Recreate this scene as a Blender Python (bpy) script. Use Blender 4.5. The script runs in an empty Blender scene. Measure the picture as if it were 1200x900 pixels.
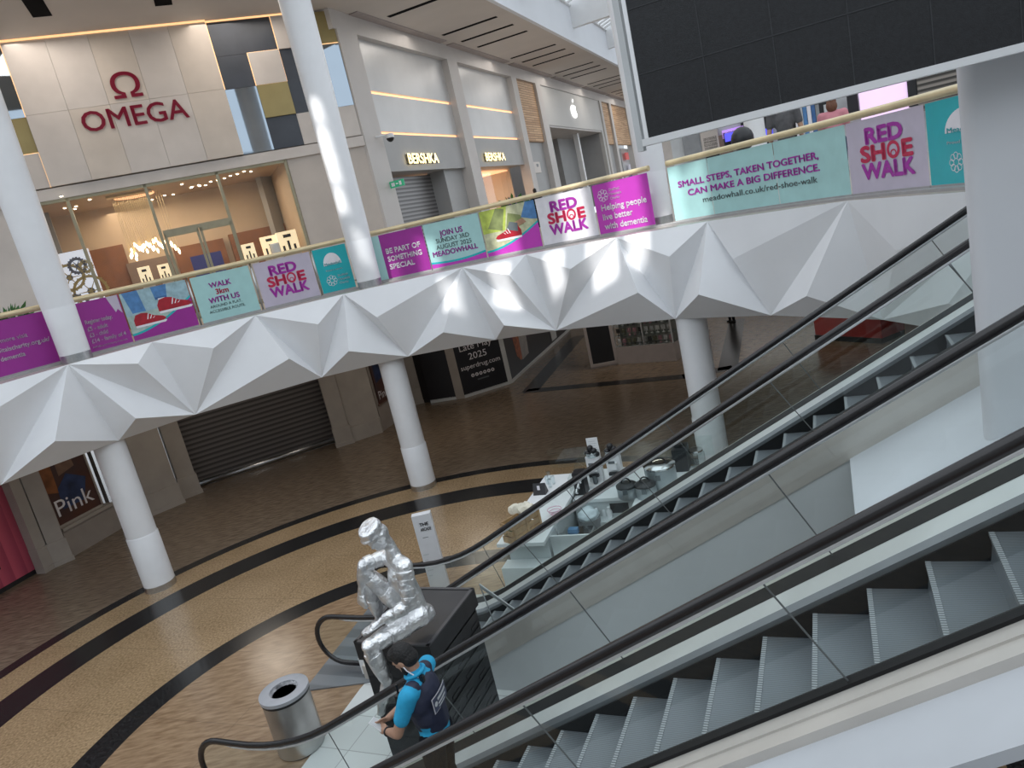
import bpy, bmesh, math, random
from mathutils import Vector as V, Matrix, noise as mnoise
random.seed(7)
R = math.radians
sin, cos, pi = math.sin, math.cos, math.pi
COL = bpy.context.scene.collection
# ------------------------------------------------------------------ camera
ZC = 5.97          # eye height over the lower floor
ZF = 5.07          # gallery floor
FPX = 846.2
_t, _r = R(13.023), R(12.9)
CF = V((0, cos(_t), -sin(_t)))
_d0 = V((0, -sin(_t), -cos(_t))); _r0 = V((1, 0, 0))
CX = cos(_r)*_r0 + sin(_r)*_d0
CY = -sin(_r)*_r0 + cos(_r)*_d0
C0 = V((0, 0, ZC))
def ray(x, y): return (CX*(x-600) + CY*(y-450) + CF*FPX).normalized()
def atz(x, y, z):
    d = ray(x, y); return C0 + d*((z-ZC)/d.z)
def atp(x, y, p, n):
    d = ray(x, y); return C0 + d*((p-C0).dot(n)/d.dot(n))
cam = bpy.data.cameras.new('camera'); cam.sensor_width = 36; cam.lens = FPX*36/1200
cam.clip_end = 300; cam.clip_start = 0.05
co = bpy.data.objects.new('camera', cam); COL.objects.link(co)
m = Matrix((CX, -CY, -CF)).transposed().to_4x4(); m.translation = C0
co.matrix_world = m
bpy.context.scene.camera = co
# escalator frame: u runs downhill, n across (away), z up
_ae, _pe = R(-64.52), R(29.33)
DH = V((sin(_ae), cos(_ae), 0)); NN = V((cos(_ae), -sin(_ae), 0)); UP = V((0, 0, 1))
SE, CE = sin(_pe), cos(_pe)
def E(u, n, z): return DH*u + NN*n + UP*z
def zw(u, w): return ZC + (w - SE*u)/CE      # height of the sloped line with offset w
def atn(x, y, n):
    d = ray(x, y); return C0 + d*(n/d.dot(NN))
def un(P): return P.dot(DH), P.dot(NN), P.z
# ------------------------------------------------------------------ mesh builder
class MB:
    def __init__(s): s.v = []; s.f = []
    def add(s, vs, fs):
        o = len(s.v); s.v += [V(p) for p in vs]; s.f += [tuple(i+o for i in f) for f in fs]; return s
    def poly(s, pts): return s.add(pts, [tuple(range(len(pts)))])
    def hexa(s, b, t):            # bottom 4, top 4
        return s.add(list(b)+list(t), [(3,2,1,0),(4,5,6,7),(0,1,5,4),(1,2,6,5),(2,3,7,6),(3,0,4,7)])
    def box(s, p, a, b, c):       # corner and three edge vectors
        p, a, b, c = V(p), V(a), V(b), V(c)
        return s.hexa([p, p+a, p+a+b, p+b], [p+c, p+a+c, p+a+b+c, p+b+c])
    def cbox(s, c, sx, sy, sz, ax=None, ay=None, az=None):
        ax = ax or V((1,0,0)); ay = ay or V((0,1,0)); az = az or V((0,0,1))
        return s.box(V(c)-ax*sx/2-ay*sy/2-az*sz/2, ax*sx, ay*sy, az*sz)
    def prism(s, poly, vec):
        n = len(poly); vec = V(vec); a = [V(p) for p in poly]; b = [p+vec for p in a]
        return s.add(a+b, [tuple(range(n-1,-1,-1)), tuple(range(n, 2*n))] + [(i, (i+1)%n, n+(i+1)%n, n+i) for i in range(n)])
    def loft(s, rings, closed=True, cap=True):
        o = len(s.v); k = len(rings[0])
        for r in rings: s.v += [V(p) for p in r]
        for i in range(len(rings)-1):
            for j in range(k if closed else k-1):
                a = o+i*k+j; b = o+i*k+(j+1)%k
                s.f.append((a, b, b+k, a+k))
        if cap and closed:
            s.f.append(tuple(o+j for j in range(k-1,-1,-1))); e = o+(len(rings)-1)*k
            s.f.append(tuple(e+j for j in range(k)))
        return s
    def tube(s, path, r, seg=10, ry=None, upv=None, cap=True):
        path = [V(p) for p in path]; rings = []; n = len(path)
        up = V(upv) if upv else None
        prev = None
        for i, p in enumerate(path):
            t = (path[min(i+1,n-1)]-path[max(i-1,0)]).normalized()
            if up: x = t.cross(up).normalized()
            elif prev is None:
                h = V((0,0,1)) if abs(t.z) < .9 else V((1,0,0)); x = t.cross(h).normalized()
            else: x = (prev - t*prev.dot(t)).normalized()
            prev = x; y = x.cross(t)
            rr = r[i] if isinstance(r, (list, tuple)) else r; r2 = ry if ry else rr
            rings.append([p + x*rr*cos(2*pi*k/seg) + y*r2*sin(2*pi*k/seg) for k in range(seg)])
        return s.loft(rings, True, cap)
    def lathe(s, c, prof, seg=24, ax=None):
        az = (ax or V((0,0,1))).normalized(); h = V((1,0,0)) if abs(az.x) < .9 else V((0,1,0))
        x = az.cross(h).normalized(); y = az.cross(x); c = V(c)
        return s.loft([[c + az*z + x*r*cos(2*pi*k/seg) + y*r*sin(2*pi*k/seg) for k in range(seg)] for r, z in prof])
    def cyl(s, a, b, r, seg=12): return s.tube([a, b], r, seg)
    def ell(s, c, rx, ry, rz, M=None, seg=14, rings=9):
        c = V(c); M = M or Matrix.Identity(3); o = len(s.v)
        rr = []
        for i in range(rings+1):
            th = pi*(i+.0)/rings; th = min(max(th, .02), pi-.02)
            rr.append([c + M @ V((rx*sin(th)*cos(2*pi*k/seg), ry*sin(th)*sin(2*pi*k/seg), -rz*cos(th))) for k in range(seg)])
        return s.loft(rr)
    def cap(s, a, ra, b, rb, seg=12):
        a, b = V(a), V(b); t = (b-a).normalized(); L = (b-a).length
        prof = [(max(ra*cos(q), .0005), -ra*sin(q)) for q in (1.52, 1.1, .7, .35)] + [(ra, 0), ((ra+rb)/2, L/2), (rb, L)] + [(max(rb*cos(q), .0005), L+rb*sin(q)) for q in (.35, .7, 1.1, 1.52)]
        return s.lathe(a, prof, seg, t)
    def mesh(s, name, inv=None):
        me = bpy.data.meshes.new(name)
        me.from_pydata([(inv @ p if inv else p)[:] for p in s.v], [], s.f)
        bm = bmesh.new(); bm.from_mesh(me); bmesh.ops.recalc_face_normals(bm, faces=bm.faces); bm.to_mesh(me); bm.free()
        return me
    def build(s, name, mat, parent=None, smooth=None, label=None, loc=None, recalc=True):
        if parent is not None: inv = MATS[parent.name].inverted()
        else:
            if loc is None:
                zs = min(p.z for p in s.v); n = len(s.v)
                loc = V((sum(p.x for p in s.v)/n, sum(p.y for p in s.v)/n, zs))
            inv = Matrix.Translation(-V(loc))
        me = bpy.data.meshes.new(name)
        me.from_pydata([(inv @ p)[:] for p in s.v], [], s.f)
        if recalc:
            bm = bmesh.new(); bm.from_mesh(me); bmesh.ops.recalc_face_normals(bm, faces=bm.faces); bm.to_mesh(me); bm.free()
        me.materials.append(mat)
        if smooth:
            me.polygons.foreach_set('use_smooth', [True]*len(me.polygons))
            if isinstance(smooth, (int, float)) and smooth is not True: me.set_sharp_from_angle(angle=R(smooth))
        o = bpy.data.objects.new(name, me); COL.objects.link(o)
        if parent is not None:
            o.parent = parent; MATS[o.name] = MATS[parent.name].copy()
        else:
            o.location = loc; MATS[o.name] = Matrix.Translation(V(loc))
        if label: o['label'] = label
        return o
MATS = {}
def thing(name, label, cat, loc=(0,0,0), rz=0, group=None):
    o = bpy.data.objects.new(name, None); COL.objects.link(o); o.empty_display_size = .2
    o.location = loc; o.rotation_euler = (0, 0, rz)
    MATS[o.name] = Matrix.Translation(V(loc)) @ Matrix.Rotation(rz, 4, 'Z')
    o['label'] = label; o['category'] = cat
    if group: o['group'] = group
    return o
def tag(o, label, cat, group=None):
    o['label'] = label; o['category'] = cat
    if group: o['group'] = group
    return o
def struct(o, label=None):
    o['kind'] = 'structure'
    if label: o['label'] = label
    return o
def sbase(name, loc=(0,0,0)):
    o = bpy.data.objects.new(name, None); COL.objects.link(o); o.location = loc
    MATS[o.name] = Matrix.Translation(V(loc)); o['kind'] = 'structure'; return o
def dup(root, loc, rz=None, label=None, group=None, scale=None):
    r = root.copy(); COL.objects.link(r); r.location = loc
    if rz is not None: r.rotation_euler = (0, 0, rz)
    if scale: r.scale = (scale,)*3
    if label: r['label'] = label
    if group: r['group'] = group
    for ch in list(root.children):
        c = ch.copy(); COL.objects.link(c); c.parent = r
        for g in ch.children:
            d = g.copy(); COL.objects.link(d); d.parent = c
    return r
# ------------------------------------------------------------------ materials
def mat(name, col, rough=.5, metal=0, nz=None, bump=None, emit=None, es=0, coat=0, spec=.5, col2=None, alpha=1):
    m = bpy.data.materials.new(name); m.use_nodes = True; nt = m.node_tree; b = nt.nodes['Principled BSDF']
    c = (*col, 1)
    b.inputs['Base Color'].default_value = c; b.inputs['Roughness'].default_value = rough
    b.inputs['Metallic'].default_value = metal; b.inputs['Coat Weight'].default_value = coat
    b.inputs['Specular IOR Level'].default_value = spec
    tc = nt.nodes.new('ShaderNodeTexCoord')
    sc, am = nz or (6, .04)
    n = nt.nodes.new('ShaderNodeTexNoise'); n.inputs['Scale'].default_value = sc; n.inputs['Detail'].default_value = 4
    nt.links.new(tc.outputs['Object'], n.inputs['Vector'])
    rp = nt.nodes.new('ShaderNodeValToRGB')
    e = rp.color_ramp.elements
    lo = col2 or tuple(x*(1-am*2) for x in col); hi = col if col2 else tuple(min(1, x*(1+am)) for x in col)
    e[0].color = (*lo, 1); e[1].color = (*hi, 1); e[0].position = .3; e[1].position = .7
    nt.links.new(n.outputs['Fac'], rp.inputs['Fac']); nt.links.new(rp.outputs['Color'], b.inputs['Base Color'])
    if bump:
        n2 = nt.nodes.new('ShaderNodeTexNoise'); n2.inputs['Scale'].default_value = bump[0]; n2.inputs['Detail'].default_value = 5
        nt.links.new(tc.outputs['Object'], n2.inputs['Vector'])
        bp = nt.nodes.new('ShaderNodeBump'); bp.inputs['Strength'].default_value = bump[1]; bp.inputs['Distance'].default_value = .02
        nt.links.new(n2.outputs['Fac'], bp.inputs['Height']); nt.links.new(bp.outputs['Normal'], b.inputs['Normal'])
    if emit:
        b.inputs['Emission Color'].default_value = (*emit, 1); b.inputs['Emission Strength'].default_value = es
    return m
def nodes(m): return m.node_tree, m.node_tree.nodes['Principled BSDF']
def stripes(name, col, col2, axis, freq, rough=.5, metal=0, sharp=.15, bump=0, duty=.5):
    """hard stripes along one object axis: 0 x, 1 y, 2 z"""
    m = bpy.data.materials.new(name); m.use_nodes = True; nt, b = nodes(m)
    b.inputs['Roughness'].default_value = rough; b.inputs['Metallic'].default_value = metal
    tc = nt.nodes.new('ShaderNodeTexCoord'); sp = nt.nodes.new('ShaderNodeSeparateXYZ')
    nt.links.new(tc.outputs['Object'], sp.inputs[0])
    mu = nt.nodes.new('ShaderNodeMath'); mu.operation = 'MULTIPLY'; mu.inputs[1].default_value = freq
    nt.links.new(sp.outputs[axis], mu.inputs[0])
    fr = nt.nodes.new('ShaderNodeMath'); fr.operation = 'FRACT'; nt.links.new(mu.outputs[0], fr.inputs[0])
    rp = nt.nodes.new('ShaderNodeValToRGB'); e = rp.color_ramp.elements
    e[0].color = (*col, 1); e[1].color = (*col2, 1); e[0].position = max(0, duty-sharp/2); e[1].position = min(.99, duty+sharp/2)
    nt.links.new(fr.outputs[0], rp.inputs['Fac']); nt.links.new(rp.outputs['Color'], b.inputs['Base Color'])
    if bump:
        bp = nt.nodes.new('ShaderNodeBump'); bp.inputs['Strength'].default_value = bump; bp.inputs['Distance'].default_value = .01
        nt.links.new(fr.outputs[0], bp.inputs['Height']); nt.links.new(bp.outputs['Normal'], b.inputs['Normal'])
    return m
def glass(name, tint=(.93,.97,.96), base=.05, edge=.5):
    m = bpy.data.materials.new(name); m.use_nodes = True; nt = m.node_tree; nt.nodes.clear()
    o = nt.nodes.new('ShaderNodeOutputMaterial'); mx = nt.nodes.new('ShaderNodeMixShader')
    t = nt.nodes.new('ShaderNodeBsdfTransparent'); g = nt.nodes.new('ShaderNodeBsdfGlossy')
    t.inputs[0].default_value = (*tint, 1); g.inputs['Roughness'].default_value = .02; g.inputs['Color'].default_value = (.95,1,1,1)
    lw = nt.nodes.new('ShaderNodeLayerWeight'); lw.inputs['Blend'].default_value = .5
    pw = nt.nodes.new('ShaderNodeMath'); pw.operation = 'POWER'; pw.inputs[1].default_value = 4
    ma = nt.nodes.new('ShaderNodeMath'); ma.operation = 'MULTIPLY_ADD'; ma.inputs[1].default_value = edge; ma.inputs[2].default_value = base
    nt.links.new(lw.outputs['Facing'], pw.inputs[0]); nt.links.new(pw.outputs[0], ma.inputs[0])
    nt.links.new(ma.outputs[0], mx.inputs[0]); nt.links.new(t.outputs[0], mx.inputs[1]); nt.links.new(g.outputs[0], mx.inputs[2])
    nt.links.new(mx.outputs[0], o.inputs[0]); return m
M = {}
M['white'] = mat('white_paint', (.80,.81,.82), .45, nz=(2,.02))
M['fascia'] = mat('fascia_white', (.80,.81,.83), .5, nz=(1.5,.015))
M['column'] = mat('column_white', (.83,.84,.86), .35, nz=(2,.02))
M['soffit'] = mat('soffit_beige', (.62,.57,.53), .7, nz=(.6,.03))
M['beige'] = mat('beige_wall', (.56,.50,.45), .6, nz=(1.2,.05))
M['cream'] = mat('cream_stone', (.66,.61,.57), .5, nz=(1.1,.05))
M['cream2'] = mat('warm_cream_stone', (.66,.59,.52), .5, nz=(1.3,.05))
M['steel'] = mat('brushed_steel', (.55,.56,.57), .32, 1, nz=(30,.06))
M['steelL'] = mat('pale_steel', (.72,.74,.75), .38, .7, nz=(10,.04))
M['black'] = mat('black_rubber', (.012,.012,.014), .35, nz=(8,.1))
M['dark'] = mat('dark_metal', (.03,.031,.034), .4, .3, nz=(8,.1))
M['grey'] = mat('mid_grey', (.28,.29,.30), .5, nz=(4,.06))
M['lgrey'] = mat('light_grey', (.58,.60,.61), .5, nz=(3,.04))
M['gold'] = mat('pale_gold_rail', (.70,.58,.36), .35, .35, nz=(5,.05))
M['purple'] = mat('purple_print', (.33,.028,.29), .35, nz=(4,.03))
M['magenta'] = mat('bright_purple_print', (.52,.05,.46), .35, nz=(4,.03))
M['aqua'] = mat('aqua_print', (.40,.66,.65), .35, nz=(4,.03))
M['lilac'] = mat('lilac_print', (.55,.50,.60), .35, nz=(4,.03))
M['teal'] = mat('teal_print', (.015,.43,.48), .3, nz=(4,.03))
M['red'] = mat('red_print', (.55,.02,.08), .4)
M['inkp'] = mat('purple_ink', (.38,.03,.36), .4)
M['inkg'] = mat('grey_ink', (.12,.14,.15), .4)
M['inkw'] = mat('white_ink', (.82,.80,.84), .4)
M['inkb'] = mat('black_ink', (.015,.015,.018), .4)
M['paleprint'] = mat('pale_print', (.78,.76,.80), .35)
M['glass'] = glass('escalator_glass', (.90,.955,.945), .045, .5)
M['shopglass'] = glass('shop_glass', (.93,.93,.90), .05, .5)
M['pane'] = glass('balustrade_glass', (.9,.95,.94), .06, .5)
# ------------------------------------------------------------------ text and flat artwork
_tc = {}
def text_geo(s, size=1, bold=0, sx=1, spacing=1):
    key = (s, bold, spacing)
    if key not in _tc:
        cu = bpy.data.curves.new('t', 'FONT'); cu.body = s; cu.size = 1; cu.resolution_u = 3; cu.space_character = spacing
        ob = bpy.data.objects.new('t', cu); COL.objects.link(ob)
        dg = bpy.context.evaluated_depsgraph_get(); me = bpy.data.meshes.new_from_object(ob.evaluated_get(dg))
        vs = [(v.co.x, v.co.y) for v in me.vertices]; fs = [tuple(p.vertices) for p in me.polygons]
        bpy.data.objects.remove(ob); bpy.data.curves.remove(cu); bpy.data.meshes.remove(me)
        x0 = min(v[0] for v in vs); x1 = max(v[0] for v in vs)
        vs = [(x-x0, y) for x, y in vs]; w0 = x1-x0
        if bold > 0:                      # heavier strokes: the letter shapes laid side by side
            o_v, o_f = [], []
            for dx, dy in ((0,0),(bold,0),(-bold,0),(0,bold),(0,-bold),(bold*.7,bold*.7),(-bold*.7,bold*.7),(bold*.7,-bold*.7),(-bold*.7,-bold*.7)):
                k = len(o_v); o_v += [(x+dx+bold, y+dy) for x, y in vs]; o_f += [tuple(i+k for i in f) for f in fs]
            vs, fs, w0 = o_v, o_f, w0+2*bold
        _tc[key] = (vs, fs, w0)
    vs, fs, w = _tc[key]
    return [(x*size*sx, y*size) for x, y in vs], fs, w*size*sx
def clipx(poly, a, b):
    def half(P, x0, keep):
        out = []
        for i in range(len(P)):
            p, q = P[i], P[(i+1) % len(P)]; ip, iq = keep(p[0], x0), keep(q[0], x0)
            if ip: out.append(p)
            if ip != iq:
                t = (x0-p[0])/(q[0]-p[0]); out.append((x0, p[1]+t*(q[1]-p[1])))
        return out
    P = half(poly, a, lambda x, c: x >= c)
    return half(P, b, lambda x, c: x <= c) if P else P
class Art:
    """flat artwork in metres on a mapped surface; one mesh per (name, material)"""
    def __init__(s, fn, strip=None): s.fn = fn; s.L = {}; s.o = []; s.strip = strip
    def mb(s, name, m, d):
        k = (name, m)
        if k not in s.L: s.L[k] = MB(); s.o.append(k)
        return s.L[k]
    def poly(s, pts, m, name='print', d=.003):
        mb = s.mb(name, m, d)
        if s.strip:
            x0 = min(p[0] for p in pts); x1 = max(p[0] for p in pts); k = max(1, math.ceil((x1-x0)/s.strip))
            for i in range(k):
                q = clipx(pts, x0+(x1-x0)*i/k, x0+(x1-x0)*(i+1)/k)
                if len(q) > 2: mb.poly([s.fn(x, y, d) for x, y in q])
        else: mb.poly([s.fn(x, y, d) for x, y in pts])
        return s
    def rect(s, x0, y0, x1, y1, m, name='print', d=.003): return s.poly([(x0,y0),(x1,y0),(x1,y1),(x0,y1)], m, name, d)
    def disc(s, x, y, r, m, name='print', d=.004, ry=None, k=20, a0=0, a1=2*pi):
        return s.poly([(x+r*cos(a0+(a1-a0)*i/k), y+(ry or r)*sin(a0+(a1-a0)*i/k)) for i in range(k+(0 if a1-a0 > 6 else 1))], m, name, d)
    def ring(s, x, y, r, w, m, name='print', d=.005, ry=None, k=24, a0=0, a1=2*pi):
        mb = s.mb(name, m, d); ry = ry or r
        for i in range(k):
            a, b = a0+(a1-a0)*i/k, a0+(a1-a0)*(i+1)/k
            mb.poly([s.fn(x+r*cos(a), y+ry*sin(a), d), s.fn(x+r*cos(b), y+ry*sin(b), d), s.fn(x+(r-w)*cos(b), y+(ry-w)*sin(b), d), s.fn(x+(r-w)*cos(a), y+(ry-w)*sin(a), d)])
        return s
    def text(s, t, x, y, size, m, bold=.02, al='l', width=None, name='lettering', d=.008, spacing=1):
        vs, fs, w = text_geo(t, size, bold, 1, spacing)
        if width: vs, fs, w = text_geo(t, size, bold, width/w, spacing)
        ox = x - (w/2 if al == 'c' else w if al == 'r' else 0)
        s.n = getattr(s, 'n', 0)+1; k = (name+'|%d' % s.n, m); s.L[k] = MB(); s.o.append(k)
        s.L[k].add([s.fn(ox+a, y+b, d) for a, b in vs], fs); return s
    def build(s, parent, mats=M):
        root = parent; nest = parent.parent is None and parent.get('kind') is None
        for (n, m) in sorted(s.o, key=lambda k: k[0] != 'print'):
            o = s.L[(n, m)].build(n.split('|')[0], mats[m] if isinstance(m, str) else m, root, recalc=False)
            if nest and root is parent and n in ('print', 'border'): root = o   # lettering and pictures belong to the printed sheet
# ------------------------------------------------------------------ ring geometry
CR = V((-2.55, 8.87, 0)); RB = 8.5
def cyl_hit(x, y, r):
    d = ray(x, y); ox, oy = C0.x-CR.x, C0.y-CR.y
    a = d.x*d.x+d.y*d.y; b = 2*(ox*d.x+oy*d.y); c = ox*ox+oy*oy-r*r
    return C0 + d*((-b+math.sqrt(max(b*b-4*a*c, 0)))/(2*a))
def phi_px(x, y, r=None):
    p = cyl_hit(x, y, r or RB) - CR; return math.atan2(p.x, p.y)
def ringp(phi, z, r): return V((CR.x+r*sin(phi), CR.y+r*cos(phi), z))
# ------------------------------------------------------------------ lower floor
def floor_mat():
    m = bpy.data.materials.new('granite_floor'); m.use_nodes = True; nt, b = nodes(m); L = nt.links
    tc = nt.nodes.new('ShaderNodeTexCoord')
    def N(t): return nt.nodes.new('ShaderNode'+t)
    def dist(c):
        a = N('VectorMath'); a.operation = 'DISTANCE'; L.new(tc.outputs['Object'], a.inputs[0]); a.inputs[1].default_value = (c[0], c[1], 0); return a.outputs['Value']
    def band(d, a, w):
        x = N('Math'); x.operation = 'SUBTRACT'; L.new(d, x.inputs[0]); x.inputs[1].default_value = (a+w)/2
        y = N('Math'); y.operation = 'ABSOLUTE'; L.new(x.outputs[0], y.inputs[0])
        z = N('Math'); z.operation = 'LESS_THAN'; L.new(y.outputs[0], z.inputs[0]); z.inputs[1].default_value = (w-a)/2; return z.outputs[0]
    def mx(f, a, c):
        x = N('Mix'); x.data_type = 'RGBA'
        if hasattr(f, 'node'): L.new(f, x.inputs['Factor'])
        else: x.inputs['Factor'].default_value = f
        for q, s in ((a, 'A'), (c, 'B')):
            sock = [i for i in x.inputs if i.name == s and i.type == 'RGBA'][0]
            if hasattr(q, 'node'): L.new(q, sock)
            else: sock.default_value = (*q, 1)
        return [o for o in x.outputs if o.type == 'RGBA'][0]
    def ramp(f, p0, c0, p1, c1):
        r = N('ValToRGB'); e = r.color_ramp.elements; e[0].position = p0; e[1].position = p1; e[0].color = (*c0, 1); e[1].color = (*c1, 1); L.new(f, r.inputs[0]); return r.outputs[0]
    n1 = N('TexNoise'); n1.inputs['Scale'].default_value = 26; n1.inputs['Detail'].default_value = 6; L.new(tc.outputs['Object'], n1.inputs['Vector'])
    n2 = N('TexNoise'); n2.inputs['Scale'].default_value = 1.1; n2.inputs['Detail'].default_value = 5; L.new(tc.outputs['Object'], n2.inputs['Vector'])
    mp = N('Mapping'); mp.inputs['Rotation'].default_value = (0, 0, R(35)); mp.inputs['Scale'].default_value = (3, 14, 1); L.new(tc.outputs['Object'], mp.inputs[0])
    n3 = N('TexNoise'); n3.inputs['Scale'].default_value = 1.2; n3.inputs['Detail'].default_value = 7; L.new(mp.outputs[0], n3.inputs['Vector'])
    tan = ramp(n1.outputs['Fac'], .3, (.16,.10,.05), .7, (.50,.35,.205))
    tan = mx(.35, tan, ramp(n2.outputs['Fac'], .3, (.24,.16,.085), .7, (.42,.295,.175)))
    streak = ramp(n3.outputs['Fac'], .25, (.185,.11,.06), .75, (.40,.275,.17))
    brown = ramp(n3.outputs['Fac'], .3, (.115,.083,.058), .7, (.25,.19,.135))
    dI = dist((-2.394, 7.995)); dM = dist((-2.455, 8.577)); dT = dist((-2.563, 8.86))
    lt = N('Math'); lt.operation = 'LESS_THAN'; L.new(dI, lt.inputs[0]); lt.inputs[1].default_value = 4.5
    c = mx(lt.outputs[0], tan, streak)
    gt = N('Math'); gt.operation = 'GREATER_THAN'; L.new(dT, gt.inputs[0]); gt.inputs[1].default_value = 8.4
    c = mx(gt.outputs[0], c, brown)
    blk = ramp(n1.outputs['Fac'], .4, (.008,.008,.009), .8, (.045,.045,.045))
    for d, a, w in ((dI, 4.32, 4.82), (dM, 6.87, 7.63), (dT, 8.2, 8.52)): c = mx(band(d, a, w), c, blk)
    # slab joints
    br = N('TexBrick'); br.inputs['Scale'].default_value = 1; br.inputs['Mortar Size'].default_value = .004; br.inputs['Brick Width'].default_value = 1.6; br.inputs['Row Height'].default_value = 1.6
    br.offset = 0
    mp2 = N('Mapping'); mp2.inputs['Rotation'].default_value = (0, 0, R(23)); L.new(tc.outputs['Object'], mp2.inputs[0]); L.new(mp2.outputs[0], br.inputs['Vector'])
    jf = N('Math'); jf.operation = 'MULTIPLY'; jf.inputs[1].default_value = .5; L.new(br.outputs['Fac'], jf.inputs[0])
    c = mx(jf.outputs[0], c, (.05,.035,.025))
    L.new(c, b.inputs['Base Color']); b.inputs['Roughness'].default_value = .22; b.inputs['Specular IOR Level'].default_value = .45
    return m
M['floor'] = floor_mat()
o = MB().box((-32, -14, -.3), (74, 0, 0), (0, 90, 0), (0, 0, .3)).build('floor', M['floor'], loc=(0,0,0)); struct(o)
M['inlay'] = mat('dark_granite', (.022,.021,.021), .25, nz=(20,.2))
def strip(a, b, w):
    a, b = V((*a, .002)), V((*b, .002)); t = (b-a).normalized(); s = V((-t.y, t.x, 0))*w/2
    return MB().box(a-s-UP*.002, b-a, s*2, UP*.004)
k = 1
for a, b, w in (((.55,24.1),(3.4,32.2),.62), ((.4,24.25),(5.4,21.45),.5), ((5.2,21.55),(6.7,21.3),.55), ((6.5,21.2),(9.3,28.1),.6)):
    struct(strip(a, b, w).build('trim_%d' % k, M['inlay'])); k += 1
# white tiled floor between the escalators
def tile_mat(name, c1, c2, size, mort, rot, rough=.3):
    m = bpy.data.materials.new(name); m.use_nodes = True; nt, b = nodes(m)
    tc = nt.nodes.new('ShaderNodeTexCoord'); mp = nt.nodes.new('ShaderNodeMapping'); mp.inputs['Rotation'].default_value = (0,0,rot)
    br = nt.nodes.new('ShaderNodeTexBrick'); br.offset = 0; br.inputs['Scale'].default_value = 1; br.inputs['Brick Width'].default_value = size[0]; br.inputs['Row Height'].default_value = size[1]
    br.inputs['Mortar Size'].default_value = mort; br.inputs['Color1'].default_value = (*c1,1); br.inputs['Color2'].default_value = (*[x*.95 for x in c1],1); br.inputs['Mortar'].default_value = (*c2,1)
    nt.links.new(tc.outputs['Object'], mp.inputs[0]); nt.links.new(mp.outputs[0], br.inputs['Vector']); nt.links.new(br.outputs['Color'], b.inputs['Base Color'])
    b.inputs['Roughness'].default_value = rough; return m
M['tile'] = tile_mat('white_floor_tile', (.66,.68,.67), (.35,.36,.36), (.6,.6), .006, R(25.5))
mb = MB(); mb.prism([E(6.72, 6.95, 0), E(6.6, 5.35, 0), E(6.6, 2.3, 0), E(1.5, 2.3, 0), E(1.5, 7.3, 0), E(6.72, 7.3, 0)], UP*.006)
struct(mb.build('trim_%d' % k, M['tile'])); k += 1
# ------------------------------------------------------------------ gallery slab and faceted fascia
RT, RBm, RU, RL = 7.72, 7.72, 7.34, 7.20
Tp = [(-150,486),(79,425.6),(177.8,400.7),(299.3,369.7),(403,345.7),(542,314.8),(616.3,299.2),(721.8,276.6),(829,260.5),(993.6,238.2)]
Bp = [(1,566.7),(139,515.6),(229,485),(376.8,441.8),(478.4,417.2),(581,398),(651.8,387.3),(791.4,373.4),(903.5,371),(1034.8,379.4)]
Up = [(-25,492),(161.6,426.2),(250.3,408),(372.8,380),(441.6,371.8),(596.5,322.5),(668.4,315.3),(784.5,300.8),(858.8,303.4),(1050,294)]
Lp = {1:(64.4,517),2:(159.3,490.4),3:(339,420.3),4:(408.5,411.5),5:(519.5,389.5),6:(590.7,381.3),7:(747.7,342.9),8:(818.7,345.2),9:(945,347),10:(1111.3,355.6)}
rT = [RT]*8+[7.95, 8.3]; rB = [RBm]*8+[8.05, 8.4]; rU = [RU]*7+[7.5, 7.85, 8.15]; rL = {9: 7.85, 10: 8.15}
T = [cyl_hit(*p, r) for p, r in zip(Tp, rT)]; B = [cyl_hit(*p, r) for p, r in zip(Bp, rB)]; U = [cyl_hit(*p, r) for p, r in zip(Up, rU)]; Lw = {k_: cyl_hit(*p, rL.get(k_, RL)) for k_, p in Lp.items()}
zt = sum(p.z for p in T[1:])/9
for p in T: p.z = ZF - .02
pT10 = cyl_hit(1215, 216, 8.4); pT10.z = ZF-.02; T.append(pT10)
B.append(cyl_hit(1240, 412, 8.55)); U.append(cyl_hit(1330, 300, 8.2))
zb = sum(p.z for p in B[:10])/10
print('fascia z top', zt, 'bottom', zb, [round(p.z,2) for p in B])
for p in B: p.z = .6*p.z+.4*zb
f = MB()
ub = [0, 2, 2, 3, 4, 6, 6, 7, 8, 9]
for i in range(10):
    b = B[ub[i]]
    f.poly([T[i], T[i+1], U[i]]); f.poly([T[i], U[i], b]); f.poly([T[i+1], U[i], b])
for kk, t in ((1,1),(2,1),(3,3),(4,4),(5,5),(6,5),(7,7),(8,8),(9,9),(10,10)):
    f.poly([B[kk-1], B[kk], Lw[kk]]); f.poly([T[t], B[kk-1], Lw[kk]]); f.poly([T[t], Lw[kk], B[kk]])
# extra facets closing the run beyond the left edge of the view
bx = cyl_hit(-130, 640, RBm); bx.z = zb; f.poly([T[0], U[0], bx]); f.poly([U[0], B[0], bx])
ft = sbase('trim_%d' % k, (0,0,0)); k += 1
f.build('fascia_facets', M['fascia'], ft)
# underside from fascia bottom back to the soffit
uu = MB(); bb = [bx]+B
for a, b in zip(bb, bb[1:]):
    uu.poly([a, b, b+UP*1.2+(b-CR).normalized()*.3, a+UP*1.2+(a-CR).normalized()*.3])
uu.build('fascia_return', M['lgrey'], ft)
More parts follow.
